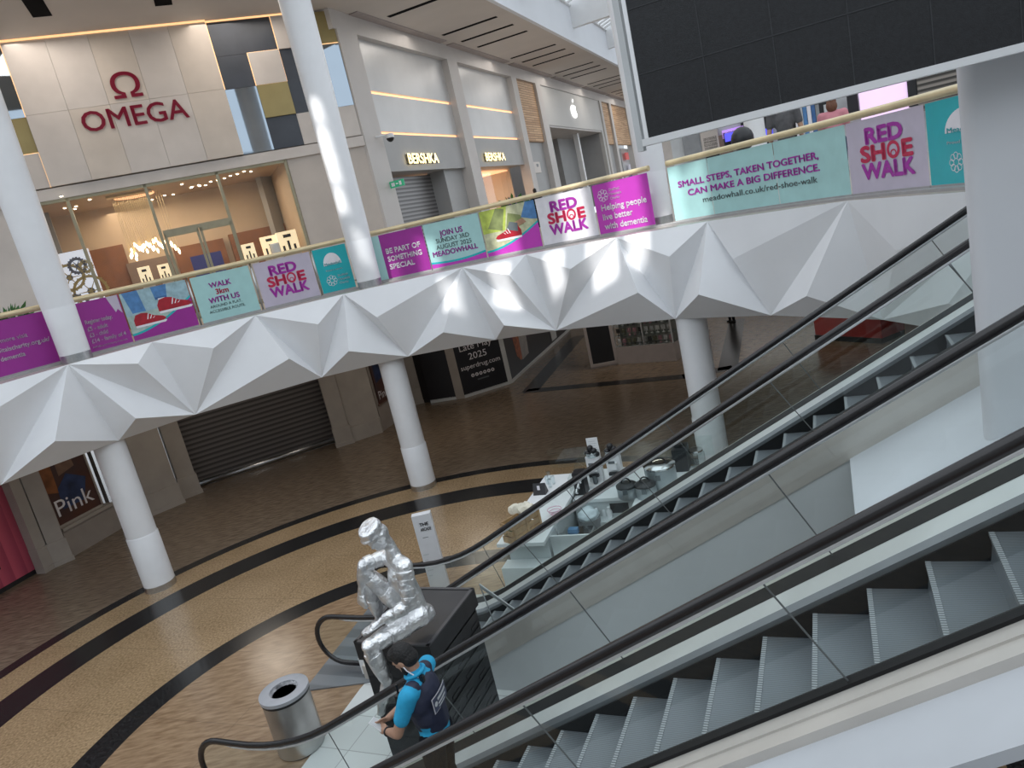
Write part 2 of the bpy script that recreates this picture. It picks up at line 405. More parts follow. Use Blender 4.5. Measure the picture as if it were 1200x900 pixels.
# gallery slab: ring-shaped edge, then back under the shops
inner = [V((p.x, p.y, 0)) for p in T]
slab = MB()
outer = [CR + (V((p.x,p.y,0))-CR).normalized()*30 for p in inner]
for i in range(len(inner)-1):
    a, b, c_, d_ = inner[i], inner[i+1], outer[i+1], outer[i]
    lo = [CR+(V((q.x,q.y,0))-CR).normalized()*8.9 for q in (a,b)]
    slab.hexa([V((q.x,q.y,ZF-.5)) for q in (lo[0],lo[1],c_,d_)], [V((q.x,q.y,ZF-.02)) for q in (a,b,c_,d_)])
M['gfloor'] = mat('gallery_floor', (.45,.40,.35), .3, nz=(3,.06))
struct(slab.build('floor_gallery', M['gfloor']))
# grey kerb under the balustrade
kb = MB(); ph = [phi_px(-60,446)+ (phi_px(1160,212)-phi_px(-60,446))*i/60 for i in range(61)]
kb.loft([[ringp(q, ZF-.03, RB-.16), ringp(q, ZF+.02, RB-.16), ringp(q, ZF+.02, RB+.1), ringp(q, ZF-.03, RB+.1)] for q in ph])
M['kerb'] = mat('grey_kerb', (.36,.35,.35), .5)
struct(kb.build('trim_%d' % k, M['kerb'])); k += 1
# ------------------------------------------------------------------ columns
def column_low(P, lab, zs):
    t = thing('column', lab, 'column', (P.x, P.y, 0), 0)
    MB().lathe(P, [(.30,.9),(.30,ZF-.45)], 40).build('shaft', M['column'], t, 40)
    MB().lathe(P, [(.315,.13),(.315,zs-.02),(.30,zs+.005)], 40).build('sleeve', M['column'], t, 40)
    MB().lathe(P, [(.32,0),(.32,.13)], 40).build('base_ring', M['steel'], t, 40, label='brushed steel base ring')
def column_up(P, lab, top, r1, zs=1.35):
    t = thing('column', lab, 'column', (P.x, P.y, ZF-.02), 0)
    MB().lathe(P, [(.285,ZF+.9),(.30,ZF+zs),(r1,top)], 40).build('shaft', M['column'], t, 40)
    MB().lathe(P, [(.275,ZF+.14),(.295,ZF+zs-.02),(.285,ZF+zs+.01)], 40).build('sleeve', M['column'], t, 40)
    MB().lathe(P, [(.277,ZF-.02),(.277,ZF+.14)], 40).build('base_ring', M['steel'], t, 40, label='brushed steel base ring')
PA, PB_ = V((-8.3,14.51,0)), V((-2.69,16.99,0))
PC = V((3.72, 13.95, 0)); PF = V((3.86, 15.63, 0))
column_low(PA, 'round white column on the lower floor beside the dark poster window, leftmost', 1.25)
column_low(PB_, 'round white column on the lower floor between the roller shutter and the black hoarding', 1.12)
column_low(PC, 'round white column on the lower floor behind the food stall', 1.2)
column_up(PA, 'tall white column on the gallery at the far left of the balustrade', 12.6, .37)
column_up(PB_, 'tall white sunlit column on the gallery in front of the checkered cladding', 12.6, .345)
column_up(V((PF.x, PF.y, 0)), 'white gallery column standing under the left end of the big black screen', 12.6, .30)
# ------------------------------------------------------------------ upper facades
a1, a2 = R(68.06), R(23.06)
D1 = V((sin(a1), cos(a1), 0)); N1 = V((-D1.y, D1.x, 0))      # angled shop front, N1 points behind it
D2 = V((sin(a2), cos(a2), 0)); N2 = V((-D2.y, D2.x, 0))      # long shop front
KK = V((-2.797, 22.829, 0))
def OM(t, z, b=0): return KK + D1*t + N1*b + UP*(ZF+z)
def BE(t, z, b=0): return KK + D2*t + N2*b + UP*(ZF+z)
def om_px(x, y, b=0):
    q = atp(x, y, KK+N1*b, N1) - KK; return q.dot(D1), q.z-ZF
def be_px(x, y, b=0):
    q = atp(x, y, KK+N2*b, N2) - KK; return q.dot(D2), q.z-ZF
def wbox(F, t0, t1, z0, z1, b0, b1, mb=None):
    mb = mb or MB()
    return mb.hexa([F(t0,z0,b0),F(t1,z0,b0),F(t1,z0,b1),F(t0,z0,b1)],[F(t0,z1,b0),F(t1,z1,b0),F(t1,z1,b1),F(t0,z1,b1)])
HC = 7.6
M['navy'] = mat('navy_panel', (.055,.065,.085), .35, nz=(2,.08))
M['goldp'] = mat('gold_panel', (.36,.29,.13), .35, .5, nz=(2,.05))
M['mirror'] = mat('mirror_panel', (.34,.40,.46), .03, 1, nz=(2,.01))
M['led'] = mat('warm_light_line', (1,.7,.4), .5, emit=(1,.55,.25), es=1.1)
M['ledsoft'] = mat('warm_light_strip', (1,.65,.4), .5, emit=(1,.5,.25), es=1.4)
wl = sbase('wall_left')
# upper band behind the tiles, right pier, cornice
wbox(OM, -14, .1, 3.95, HC, .06, .5).build('upper_wall', M['beige'], wl)
wbox(OM, -2.25, .1, 0, 3.95, 0, .5).build('wall_pier', M['beige'], wl)
wbox(OM, -14, .1, 3.77, 4.05, -.08, .5).build('cornice', M['cream'], wl)
wbox(OM, -14, -8.75, 0, 3.95, 0, .5).build('wall_pier', M['cream'], wl)
# cladding tiles
def tile(t0, t1, z0, z1, m, b=-.05): wbox(OM, t0+.003, t1-.003, z0+.003, z1-.003, b, .08).build('cladding_panel', M[m], wl)
g = .8625; c0 = -3.37; zr = [7.55, 6.68, 5.82, 4.94, 4.08]
for r in range(2):
    for i in range(5):
        x0 = -8.19+i*.964
        tile(x0, x0+.964, 5.83 if r == 0 else 4.08, 7.55 if r == 0 else 5.83, ('cream','cream','cream2','cream','cream2')[(i+r*3) % 5], -.16)
tile(c0, c0+2*g-.01, zr[1], zr[0], 'navy'); tile(c0+2*g, c0+3*g, zr[1], zr[0], 'cream', -.1); tile(c0+3*g, c0+4*g, zr[1], zr[0], 'goldp')
tile(c0, c0+g, zr[2], zr[1], 'navy'); tile(c0+g, c0+2*g, zr[2], zr[1], 'cream', -.1); tile(c0+2*g, c0+3*g, zr[3], zr[1], 'navy'); tile(c0+3*g, c0+4*g, zr[3], zr[1], 'mirror')
tile(c0, c0+g, zr[4], zr[2], 'mirror'); tile(c0+g, c0+2*g, zr[3], zr[2], 'goldp', -.1)
tile(c0+g, c0+2*g, zr[4], zr[3], 'navy'); tile(c0+2*g, c0+3*g, zr[4], zr[3], 'cream'); tile(c0+3*g, c0+4*g, zr[4], zr[3], 'cream')
for j in range(2):
    x1 = -8.2-j*g; tile(x1-g, x1, zr[2], zr[0], 'mirror' if j == 0 else 'navy'); tile(x1-g, x1, zr[3], zr[2], 'goldp' if j == 0 else 'navy'); tile(x1-g, x1, zr[4], zr[3], 'cream', -.1)
def led(t0, z0, t1, z1, b=-.03, w=.025):
    MB().tube([OM(t0,z0,b), OM(t1,z1,b)], w, 6).build('light_line', M['led'], wl, label='warm glowing light line')
led(-8.3, 7.58, c0, 7.58, -.17, .03); led(c0, 7.58, -.8, 7.58, -.06)
led(c0+.01, 5.83, c0+.01, 7.55, -.06, .018); led(c0+2*g, zr[1], c0+2*g, zr[0], -.07, .012); led(c0+g, zr[2], c0+g, zr[1], -.07, .014); led(c0+g, zr[1], c0+2*g, zr[1], -.07, .012); led(c0+2*g, zr[2], c0+2*g, zr[1], -.07, .01); led(c0+g, zr[2], c0+2*g, zr[2], -.07, .01)
led(-8.2, zr[4], -8.2, zr[3], -.08, .018); led(-9.0, zr[3], -8.2, zr[3], -.08, .014); led(-8.2, zr[2], -8.2, zr[0], -.08, .012); led(c0+3*g, zr[1], c0+4*g, zr[1], -.07, .01)
# shop sign
sg = thing('shop_sign', 'dark red wordmark with a horseshoe-shaped symbol on the cream panelled shop front', 'sign', OM(-5.75, 5.2, -.16))
M['omred'] = mat('deep_red_letters', (.26,.012,.04), .35, emit=(.5,.02,.07), es=.10)
vs, fs, w = text_geo('OMEGA', .70, .012); sx = 2.58/w
mb = MB(); mb.add([OM(-7.03+x*sx, 5.24+y, -.20) for x, y in vs], fs); mb.build('lettering', M['omred'], sg, recalc=False)
vs, fs, w = text_geo('Ω', .86, .008); sx = .70/w
mb = MB(); mb.add([OM(-6.10+x*sx, 5.93+y, -.20) for x, y in vs], fs); mb.build('symbol', M['omred'], sg, recalc=False)
# glazed shop front
M['bronze'] = mat('pale_bronze_frame', (.36,.33,.23), .4, .4)
win = sbase('window_1')
fr = MB()
for t in (-8.72, -7.95, -6.07, -2.31): wbox(OM, t-.04, t+.04, 0, 3.77, -.04, .06, fr)
wbox(OM, -4.25, -4.17, 0, 3.77, -.04, .06, fr)
wbox(OM, -8.72, -2.3, 3.69, 3.77, -.04, .06, fr)
wbox(OM, -6.0, -4.17, 2.40, 2.50, -.05, .07, fr); wbox(OM, -8.72, -2.3, 0, .1, -.04, .06, fr)
fr.build('window_frame', M['bronze'], win)
gp = MB(); gp.poly([OM(-8.72,.1,.01), OM(-2.31,.1,.01), OM(-2.31,3.7,.01), OM(-8.72,3.7,.01)]); gp.build('pane', M['shopglass'], win)
dr = sbase('door_1')
for t0, t1 in ((-6.0,-5.1),(-5.08,-4.2)):
    d = MB(); wbox(OM, t0, t0+.07, .02, 2.4, -.06, 0, d); wbox(OM, t1-.07, t1, .02, 2.4, -.06, 0, d); wbox(OM, t0, t1, 2.3, 2.4, -.06, 0, d); wbox(OM, t0, t1, .02, .15, -.06, 0, d)
    d.build('door_leaf', M['bronze'], dr)
# shop interior
M['inwall'] = mat('warm_interior', (.55,.44,.33), .6, nz=(1,.04)); M['inbrown'] = mat('brown_leather_panel', (.24,.10,.045), .5, nz=(3,.1)); M['indark'] = mat('taupe_panel', (.22,.16,.13), .5)
struct(wbox(OM, -9.5, -2.2, 0, 3.9, 4.0, 4.1).build('wall_shop_back', M['inwall']))
struct(wbox(OM, -2.3, -2.2, 0, 3.9, .1, 4.0).build('wall_shop_side', M['inwall'])); struct(wbox(OM, -9.6, -9.5, 0, 3.9, .1, 4.0).build('wall_shop_side', M['inwall']))
struct(wbox(OM, -9.5, -2.2, 3.8, 3.9, .1, 4.0).build('ceiling_shop', M['inwall']))
struct(wbox(OM, -9.5, -2.2, -.01, .03, .1, 4.0).build('floor_shop', M['inbrown']))
def om_rect(x0, y0, x1, y1, b): # pixel box -> t,z box at depth b behind the glass
    ym, xm = (y0+y1)/2, (x0+x1)/2; return om_px(x0, ym, b)[0], om_px(x1, ym, b)[0], om_px(xm, y1, b)[1], om_px(xm, y0, b)[1]
def itpanel(name, m, t0, t1, z0, z1, b0, b1): struct(wbox(OM, t0, t1, z0, z1, b0, b1).build('trim_wall_panel', M[m]))
def pxpanel(x0, y0, x1, y1, m, b0, b1):
    t0, t1, z0, z1 = om_rect(x0, y0, x1, y1, b0); itpanel('wall_panel', m, t0, t1, 0, z1, b0, b1)
pxpanel(96, 290, 152, 335, 'inbrown', 3.85, 4.0); pxpanel(150, 303, 205, 330, 'indark', 3.7, 4.0); pxpanel(206, 284, 268, 320, 'inbrown', 3.8, 4.0); pxpanel(270, 266, 352, 300, 'inbrown', 3.6, 4.0)
M['down'] = mat('downlight_glow', (1,.9,.75), .5, emit=(1,.85,.6), es=12)
# recessed ceiling spots: individual fittings
spots = [(72,230),(76,244),(88,245),(106,228),(105,234),(122,225),(178,234),(193,229),(203,228),(211,229),(213,216),(225,219),(224,220),(233,217),(234,218),(241,217),(247,213),(255,211),(263,209),(270,206),(278,204),(286,201),(294,201),(303,194),(313,192),(89,242)]
dl = None
for x, y in spots:
    d_ = ray(x, y); kq = (ZF+3.79-ZC)/d_.z; p = C0+d_*kq
    if dl is None:
        dl = tag(MB().lathe(p-UP*.012, [(.03,0),(.045,.012)], 10).build('ceiling_spot', M['down']), 'small round recessed spotlight in the warm shop ceiling', 'ceiling light', 'recessed spotlights in the shop ceiling')
    else: dup(dl, p-UP*.012)
pr = atz(157, 229, ZF+3.79)
lr = MB(); lr.lathe(pr-UP*.02, [(.55,0),(.55,.03)], 30); tag(lr.build('ceiling_light', M['ledsoft']), 'large glowing round light recessed in the shop ceiling', 'ceiling light')
# chandelier: cluster of glowing drops on thin rods
ch = thing('chandelier', 'pendant chandelier of many small glowing drops hanging behind the shop glass', 'chandelier', OM(-6.0,3.75,1.5))
M['drop'] = mat('glowing_drop', (1,.85,.6), .3, emit=(1,.75,.4), es=9)
random.seed(3)
ca, cb_ = om_px(152, 299, 1.5), om_px(196, 292, 1.5)
wbox(OM, ca[0]-.1, cb_[0]+.1, 3.74, 3.79, 1.3, 1.7).build('canopy', M['gold'], ch)
for i in range(26):
    t = ca[0]+(cb_[0]-ca[0])*(i+.5)/26; z = ca[1]-.04+random.uniform(-.1,.28)+ (i/26)*.06; b = 1.5+random.uniform(-.18,.18)
    r_ = MB().cyl(OM(t,z+.05,b), OM(t,3.75,b), .006, 5).build('rod', M['gold'], ch)
    MB().lathe(OM(t,z,b), [(.008,-.07),(.03,-.03),(.03,.03),(.008,.07)], 8).build('drop', M['drop'], ch, True)
ch2 = thing('pendant_light', 'small pair of glowing drops hanging beside the shop door', 'pendant light', OM(-5.0,3.75,1.5))
ca = om_px(201, 286, 1.5)
for i in range(3):
    t = ca[0]+i*.07; MB().cyl(OM(t,ca[1]-i*.12,1.5), OM(t,3.75,1.5), .006, 5).build('rod', M['gold'], ch2); MB().lathe(OM(t,ca[1]-i*.12,1.5), [(.008,-.09),(.035,-.03),(.035,.03),(.008,.09)], 8).build('drop', M['drop'], ch2, True)
# large photograph of gears on the left
t0, t1, z0, z1 = om_rect(66, 294, 108, 346, .6)
gpn = thing('display_board', 'big backlit photograph of gold watch gears in the left shop window', 'picture', OM((t0+t1)/2, 0, .6))
M['boardp'] = mat('backlit_board', (.75,.78,.88), .4, emit=(.75,.8,.95), es=.55)
wbox(OM, t0, t1+.1, .05, z1, .6, .66).build('board', M['boardp'], gpn)
A = Art(lambda x, y, d: OM(t0+x, y, .6-d)); M['gear'] = mat('gold_ink', (.45,.33,.12), .4); M['gears'] = mat('steel_ink', (.12,.12,.16), .4)
sxg, syg = (t1+.1-t0)/1.2, (z1-.05)/1.85
for x, y, r_, m_ in ((.35,1.35,.30,'gear'),(.85,1.0,.36,'gear'),(.25,.75,.28,'gears'),(.7,1.55,.18,'gears'),(.9,.45,.3,'gear'),(.4,.3,.3,'gears'),(.95,1.5,.14,'gear')):
    x, y, r_ = x*sxg, y*syg, r_*min(sxg, syg)*1.6; y += .05
    A.ring(x, y, r_, .07, m_); A.disc(x, y, r_*.22, 'gears' if m_ == 'gear' else 'gear')
    for q in range(6): A.poly([(x+.02*cos(q*1.047+1.57), y+.02*sin(q*1.047+1.57)), (x+r_*.92*cos(q*1.047), y+r_*.92*sin(q*1.047)), (x+.02*cos(q*1.047-1.57), y+.02*sin(q*1.047-1.57))], m_, d=.004+.0005*q)
    for q in range(18): A.rect(x+r_*cos(q*.349)-.02, y+r_*sin(q*.349)-.02, x+r_*cos(q*.349)+.02, y+r_*sin(q*.349)+.02, m_, d=.006)
A.build(gpn)
# window displays on plinths
M['lit'] = mat('lit_display', (.9,.8,.6), .5, emit=(1,.8,.5), es=.7)
def display(x0, y0, x1, y1, b, lab, mm='lit', pic=None):
    t0, t1, z0, z1 = om_rect(x0, y0, x1, y1, b); o_ = thing('display_case', lab, 'display case', OM((t0+t1)/2, 0.03, b))
    wbox(OM, t0, t1, z0, z1, b, b+.25).build('lit_back', M[mm], o_)
    wbox(OM, t0, t1, .03, z0, b, b+.25).build('plinth', M['cream'], o_)
    h = z1-z0; wd = t1-t0
    A = Art(lambda x, y, d: OM(t0+x, z0+y, b-.01-d))
    for q in range(3): A.rect(wd*(.15+.28*q), 0, wd*(.27+.28*q), h*(.35+.2*(q % 2)), 'inkb', 'watch_stand')
    A.rect(wd*.3, h*.7, wd*.7, h*.85, 'inkb', 'caption'); A.build(o_)
display(163, 312, 178, 333, .9, 'lit watch display case left of the chandelier light')
display(186, 309, 200, 328, 1.1, 'lit display case with gold ornaments beside the glass door')
display(285, 285, 300, 305, .5, 'small lit display case at the left of the right shop window')
display(307, 276, 326, 298, .9, 'middle lit display case with dark picture in the right shop window')
display(326, 270, 350, 296, .7, 'right-hand lit display case in the right shop window')
for x0, y0, x1, y1, lab in ((225,296,264,320,'royal blue sofa seen through the glass door leaves'),):
    t0, t1, z0, z1 = om_rect(x0, y0, x1, y1, 2.2); z1 = max(z1, .9)
    o_ = thing('sofa', lab, 'sofa', OM((t0+t1)/2, .03, 2.4)); M.setdefault('blue', mat('royal_blue_fabric', (.03,.04,.22), .7))
    wbox(OM, t0, t1, .35, z1, 2.7, 2.85).build('backrest', M['blue'], o_); wbox(OM, t0, t1, .2, .48, 2.2, 2.7).build('seat', M['blue'], o_)
    for q in (t0-.02, t1-.08): wbox(OM, q, q+.1, .2, .68, 2.2, 2.8).build('armrest', M['blue'], o_)
    for q in (t0+.05, t1-.1):
        for e in (2.25, 2.7): wbox(OM, q, q+.05, .03, .2, e, e+.05).build('leg', M['dark'], o_)
M['vase'] = mat('white_ceramic', (.85,.86,.88), .3)
p = om_px(325, 298, .45); q_ = OM(p[0], 0.03, .45)
o_ = thing('vase', 'tall white cylindrical vase on a plinth in the right shop window', 'vase', q_)
MB().lathe(q_, [(.14,max(p[1]-.1,.3)),(.14,p[1]+.28),(.12,p[1]+.3),(.12,p[1]+.1)], 20).build('vessel', M['vase'], o_, 40); MB().lathe(q_, [(.2,0),(.2,max(p[1]-.1,.3))], 20).build('plinth', M['cream'], o_, 40)
# dim neighbouring shop behind the left column
struct(wbox(OM, -14, -8.75, 0, 3.9, 2.5, 2.6).build('wall_shop_back', M['grey']))
# ------------------------------------------------------------------ long shop front
wb = sbase('wall_back')
M['bwhite'] = mat('satin_white_panel', (.60,.60,.60), .35, .3, nz=(.8,.04))
M['bgrey'] = mat('satin_grey_wall', (.36,.36,.36), .45, nz=(1,.04))
M['pil'] = mat('pale_pilaster', (.56,.53,.51), .5, nz=(1,.03))
M['wood'] = bpy.data.materials.new('stacked_timber'); M['wood'].use_nodes = True; nt, b_ = nodes(M['wood']); b_.inputs['Roughness'].default_value = .6
tc_ = nt.nodes.new('ShaderNodeTexCoord'); dt_ = nt.nodes.new('ShaderNodeVectorMath'); dt_.operation = 'DOT_PRODUCT'; dt_.inputs[1].default_value = D2
sp_ = nt.nodes.new('ShaderNodeSeparateXYZ'); cb2 = nt.nodes.new('ShaderNodeCombineXYZ'); br_ = nt.nodes.new('ShaderNodeTexBrick')
nt.links.new(tc_.outputs['Object'], dt_.inputs[0]); nt.links.new(tc_.outputs['Object'], sp_.inputs[0]); nt.links.new(dt_.outputs['Value'], cb2.inputs[0]); nt.links.new(sp_.outputs[2], cb2.inputs[1]); nt.links.new(cb2.outputs[0], br_.inputs['Vector'])
br_.inputs['Scale'].default_value = 1; br_.inputs['Brick Width'].default_value = 1.3; br_.inputs['Row Height'].default_value = .115; br_.inputs['Mortar Size'].default_value = .012; br_.offset = .37
br_.inputs['Color1'].default_value = (.66,.44,.26,1); br_.inputs['Color2'].default_value = (.48,.29,.16,1); br_.inputs['Mortar'].default_value = (.20,.11,.055,1)
nt.links.new(br_.outputs['Color'], b_.inputs['Base Color'])
wbox(BE, -.1, 62, 7.05, HC, -.12, .4).build('frieze', M['pil'], wb)
for t0, t1, z0 in ((.05,1.15,0),(7.7,8.64,0),(15.0,15.72,0),(18.75,19.6,0),(33.4,34.0,0),(36.5,37.2,0),(43.3,44.4,0),(47.3,48.2,0)):
    wbox(BE, t0, t1, z0, 7.06, -.14, .35).build('pilaster', M['pil'], wb)
for t0, t1 in ((1.15,7.7),(8.64,15.0)):
    wbox(BE, t0, t1, 5.52, 7.05, .12, .3).build('cladding_panel', M['bwhite'], wb)
    wbox(BE, t0, t1, 4.27, 5.42, .12, .3).build('cladding_panel', M['bwhite'], wb)
    wbox(BE, t0, t1, 3.06, 4.18, .1, .3).build('fascia_panel', M['bgrey'], wb)
    for z in (5.42, 4.18): wbox(BE, t0, t1, z, z+.1, .2, .3).build('light_line', M['ledsoft'], wb)
    wbox(BE, t0, t1, 3.0, 3.06, .1, 2.0).build('recess_soffit', M['bgrey'], wb)
for lab, t0, w_ in (('glowing cream shop name letters above the closed roller shutter', 2.8, 2.36), ('glowing cream shop name letters above the lit display window', 9.85, 2.38)):
    s_ = thing('shop_sign', lab, 'sign', BE(t0, 3.2, .1)); M.setdefault('litcream', mat('lit_cream_letters', (1,.9,.6), .4, emit=(1,.82,.45), es=1.3))
    vs, fs, w = text_geo('BERSHKA', .47, .022); mb = MB(); sx = w_/w
    mb.add([BE(t0+x*sx, 3.22+y, .0) for x, y in vs], fs)
    mb.build('lettering', M['litcream'], s_, recalc=False)
    sd = MB(); sd.add([BE(t0+x*sx, 3.21+y, .07) for x, y in vs], fs); sd.build('letter_backs', M['inkb'], s_, recalc=False)
# shutter with display strip on its left
dr2 = sbase('door_2')
M['slat'] = stripes('shutter_slats', (.30,.29,.29), (.13,.125,.125), 2, 7.2, .4, .5, .3, .6)
wbox(BE, 2.15, 6.0, 0, 2.95, .9, .95).build('shutter', M['slat'], dr2)
wbox(BE, 2.05, 2.17, 0, 3.0, .85, 1.0).build('door_frame', M['steel'], dr2); wbox(BE, 6.0, 7.7, 0, 3.0, .3, 1.0).build('side_panel', M['bgrey'], dr2)
wbox(BE, 1.15, 2.05, 0, 3.0, 1.6, 1.7).build('display_back', M['ledsoft' if 0 else 'inwall'], dr2)
for t, z in ((1.35,2.6),(1.6,2.2),(1.4,1.7),(1.75,1.3),(1.5,.8),(1.8,2.75),(1.3,1.1)):
    wbox(BE, t, t+.3, z, z+.12, 1.3, 1.6).build('shelf', M['dark' if z < 2 else 'ledsoft'], dr2)
w3 = sbase('window_3')
gp = MB(); gp.poly([BE(8.64,0,.9), BE(14.95,0,.9), BE(14.95,3.0,.9), BE(8.64,3.0,.9)]); gp.build('pane', M['shopglass'], w3)
wbox(BE, 8.64, 15, 0, 3.0, 3.6, 3.7).build('display_back', M['inwall'], w3); wbox(BE, 14.9, 15, 0, 3.0, .9, 3.6).build('side_wall', M['beige'], w3)
wbox(BE, 8.64, 15, 2.9, 2.96, 1.0, 3.6).build('light_line', M['ledsoft'], w3)
random.seed(5)
for i in range(9):
    t = 9.0+i*.55; wbox(BE, t, t+.4, .3, 1.2+random.random()*1.3, 2.0, 2.1).build('clothes_rail_display', M[random.choice(['white','dark','inbrown','lgrey','beige'])], w3)
# timber infill panels and the white store front
def timber(t0, t1): wbox(BE, t0, t1, 4.1, 7.05, .0, .2).build('timber_panel', M['wood'], wb)
timber(15.72, 18.75); timber(34.0, 36.5); timber(37.2, 43.3); timber(44.4, 47.3); timber(48.2, 55)
for t0, t1 in ((15.72,18.75),(34.0,36.5)): wbox(BE, t0, t1, 0, 4.1, .15, .4).build('wall_panel', M['bgrey'], wb)
M['store'] = mat('white_store_front', (.55,.54,.52), .5, nz=(.6,.02))
wbox(BE, 19.6, 33.4, 5.0, 7.05, -.05, .2).build('wall_panel', M['store'], wb); wbox(BE, 19.6, 20.1, 0, 5, -.05, .2).build('wall_panel', M['store'], wb); wbox(BE, 32.9, 33.4, 0, 5, -.05, .2).build('wall_panel', M['store'], wb)
wbox(BE, 20.1, 32.9, 4.9, 5.0, .0, 3).build('recess_soffit', M['pil'], wb); wbox(BE, 20.1, 32.9, 0, 5.0, 3, 3.1).build('recess_back', M['beige'], wb); wbox(BE, 28.5, 32.9, 0, 4.9, 2.0, 3.0).build('recess_side', M['bgrey'], wb); wbox(BE, 32.9, 33.4, 0, 5, .2, 3.1).build('recess_side', M['bgrey'], wb); wbox(BE, 19.6, 20.1, 0, 5, .2, 3.1).build('recess_side', M['bgrey'], wb)
wbox(BE, .4, 62, 0, HC, 4.2, 4.4).build('rear_wall', M['bgrey'], wb)
for t in (20.9, 28.4): wbox(BE, t, t+.35, 0, 4.95, .6, .9).build('post', M['white'], wb)
for t in (22.5, 25.2): wbox(BE, t, t+.06, 0, 4.2, 2.9, 3).build('joint', M['dark'], wb)
# glowing fruit emblem
em = thing('shop_emblem', 'glowing white fruit-shaped emblem above the white store entrance', 'emblem', BE(26, 5.5, -.1))
M['glow'] = mat('glowing_white', (1,1,1), .5, emit=(1,1,1), es=2.2)
P_ = []
for i in range(40):
    a = 2*pi*i/40; r_ = .62*(1+.06*cos(2*a)-.10*max(0, sin(a))**6 - .05*max(0,-sin(a))**8)
    x, y = r_*cos(a), r_*.95*sin(a)
    if (x-.72)**2+(y-.12)**2 < .36**2:
        dx, dy = x-.72, y-.12; l = math.hypot(dx, dy); x, y = .72+dx/l*.36, .12+dy/l*.36
    P_.append((x, y))
MB().poly([BE(26.0+x*1.0, 5.98+y*.72, -.1) for x, y in P_]).build('fruit', M['glow'], em, recalc=False)
MB().poly([BE(26.0+x, 6.5+y, -.1) for x, y in ((0,0),(.05,.14),(.2,.24),(.22,.12),(.12,.02))]).build('leaf', M['glow'], em, recalc=False)
# bright shop entrance past the timber
wbox(BE, 37.2, 43.3, 0, 4.1, 1.2, 1.3).build('shop_back', M['dark'], wb)
for i, (t, z, cc) in enumerate(((38,3.4,(.35,.05,.4)),(40,3.5,(.8,.55,.05)),(38.5,2.4,(.1,.5,.15)),(39,1.5,(.05,.08,.6)),(41,2.2,(.5,.5,.55)),(45,3.4,(.5,.1,.1)),(45.5,2.4,(.4,.4,.45)),(46.2,1.6,(.1,.08,.3)))):
    M['shopc%d' % i] = mat('shop_colour', cc, .5, emit=cc, es=.5); wbox(BE, t, t+1.4, z-.3, z+.3, .9, 1.0).build('sign_board', M['shopc%d' % i], wb)
wbox(BE, 44.4, 60, 0, 4.1, 1.2, 1.3).build('shop_back', M['lgrey'], wb)
# notice poster, camera, exit sign
po = thing('poster', 'pale notice board on the grey wall under the first timber panel', 'poster', BE(16.4, 2.5, .12)); wbox(BE, 15.8, 17.5, 2.55, 3.1, .1, .15).build('board', M['cream'], po); wbox(BE, 16.9, 17.2, 2.85, 3.0, .09, .1).build('print', M['grey'], po)
cm = thing('security_camera', 'white dome security camera on the pilaster left of the roller shutter', 'security camera', BE(.95, 3.9, -.3))
MB().cyl(BE(.7,4.0,-.14), BE(.95,4.0,-.5), .035, 8).build('bracket', M['white'], cm); MB().lathe(BE(.95,3.9,-.5), [(.05,.14),(.13,.12),(.13,0)], 16).build('housing', M['white'], cm, 40); MB().ell(BE(.95,3.9,-.5), .12, .12, .12).build('dome', M['black'], cm, True)
ex = thing('exit_sign', 'green emergency exit sign projecting from the pilaster beside the shutter', 'sign', BE(.9, 2.5, -.3))
M['green'] = mat('exit_green', (.02,.25,.13), .4, emit=(.05,.5,.25), es=.3)
eb = MB(); eb.box(BE(.85,2.44,-.14), -N2*.50, D2*.05, UP*.20); eb.build('sign_panel', M['green'], ex)
ew = MB(); ew.box(BE(.84,2.48,-.2), -N2*.12, D2*.004, UP*.11); ew.box(BE(.84,2.48,-.48), -N2*.08, D2*.004, UP*.12); ew.box(BE(.84,2.52,-.36), -N2*.08, D2*.004, UP*.04); ew.build('pictogram', M['inkw'], ex)
# ------------------------------------------------------------------ gallery ceiling, bulkhead and skylight
zc = ZF+HC; EO = -3.48
ce = sbase('ceiling')
def CE_(t, b, z=zc): q = KK + D2*t + N2*b; return V((q.x, q.y, z))
L_ = OM(-14, 0, 0); L_.z = zc
MB().prism([CE_(62,.3), CE_(62,EO+.15), CE_(-2,EO+.15), V((-1.2,15.6,zc)), V((-9.0,12.9,zc)), V((-17,12,zc)), OM(-14,HC,.3), OM(0,HC,.3)], UP*.25).build('ceiling_panel', M['soffit'], ce)
sl = MB()
for t0 in (2.4, 6.45, 8.18, 9.83, 13.84, 15.43, 17.06, 20.98, 22.6, 24.2, 28.3, 29.9, 31.5, 35.4, 37, 38.6, 42.7, 44.3):
    sl.hexa([CE_(t0,-.66,zc-.012), CE_(t0+.2,-.66,zc-.012), CE_(t0+.2,-2.83,zc-.012), CE_(t0,-2.83,zc-.012)], [CE_(t0,-.66,zc+.01), CE_(t0+.2,-.66,zc+.01), CE_(t0+.2,-2.83,zc+.01), CE_(t0,-2.83,zc+.01)])
a_, b_2 = atz(50,19,zc), atz(24,-22,zc); s_ = D1*.20
sl.hexa([q-UP*.012 for q in (a_-s_,a_+s_,b_2+s_,b_2-s_)], [q+UP*.01 for q in (a_-s_,a_+s_,b_2+s_,b_2-s_)])
a_, b_2 = atz(192,6,zc), atz(184,-30,zc)
sl.hexa([q-UP*.012 for q in (a_-s_,a_+s_,b_2+s_,b_2-s_)], [q+UP*.01 for q in (a_-s_,a_+s_,b_2+s_,b_2-s_)])
M['slot'] = mat('air_slot_black', (.004,.004,.005), .9, spec=.1); sl.build('air_slots', M['slot'], ce)
rs = MB()
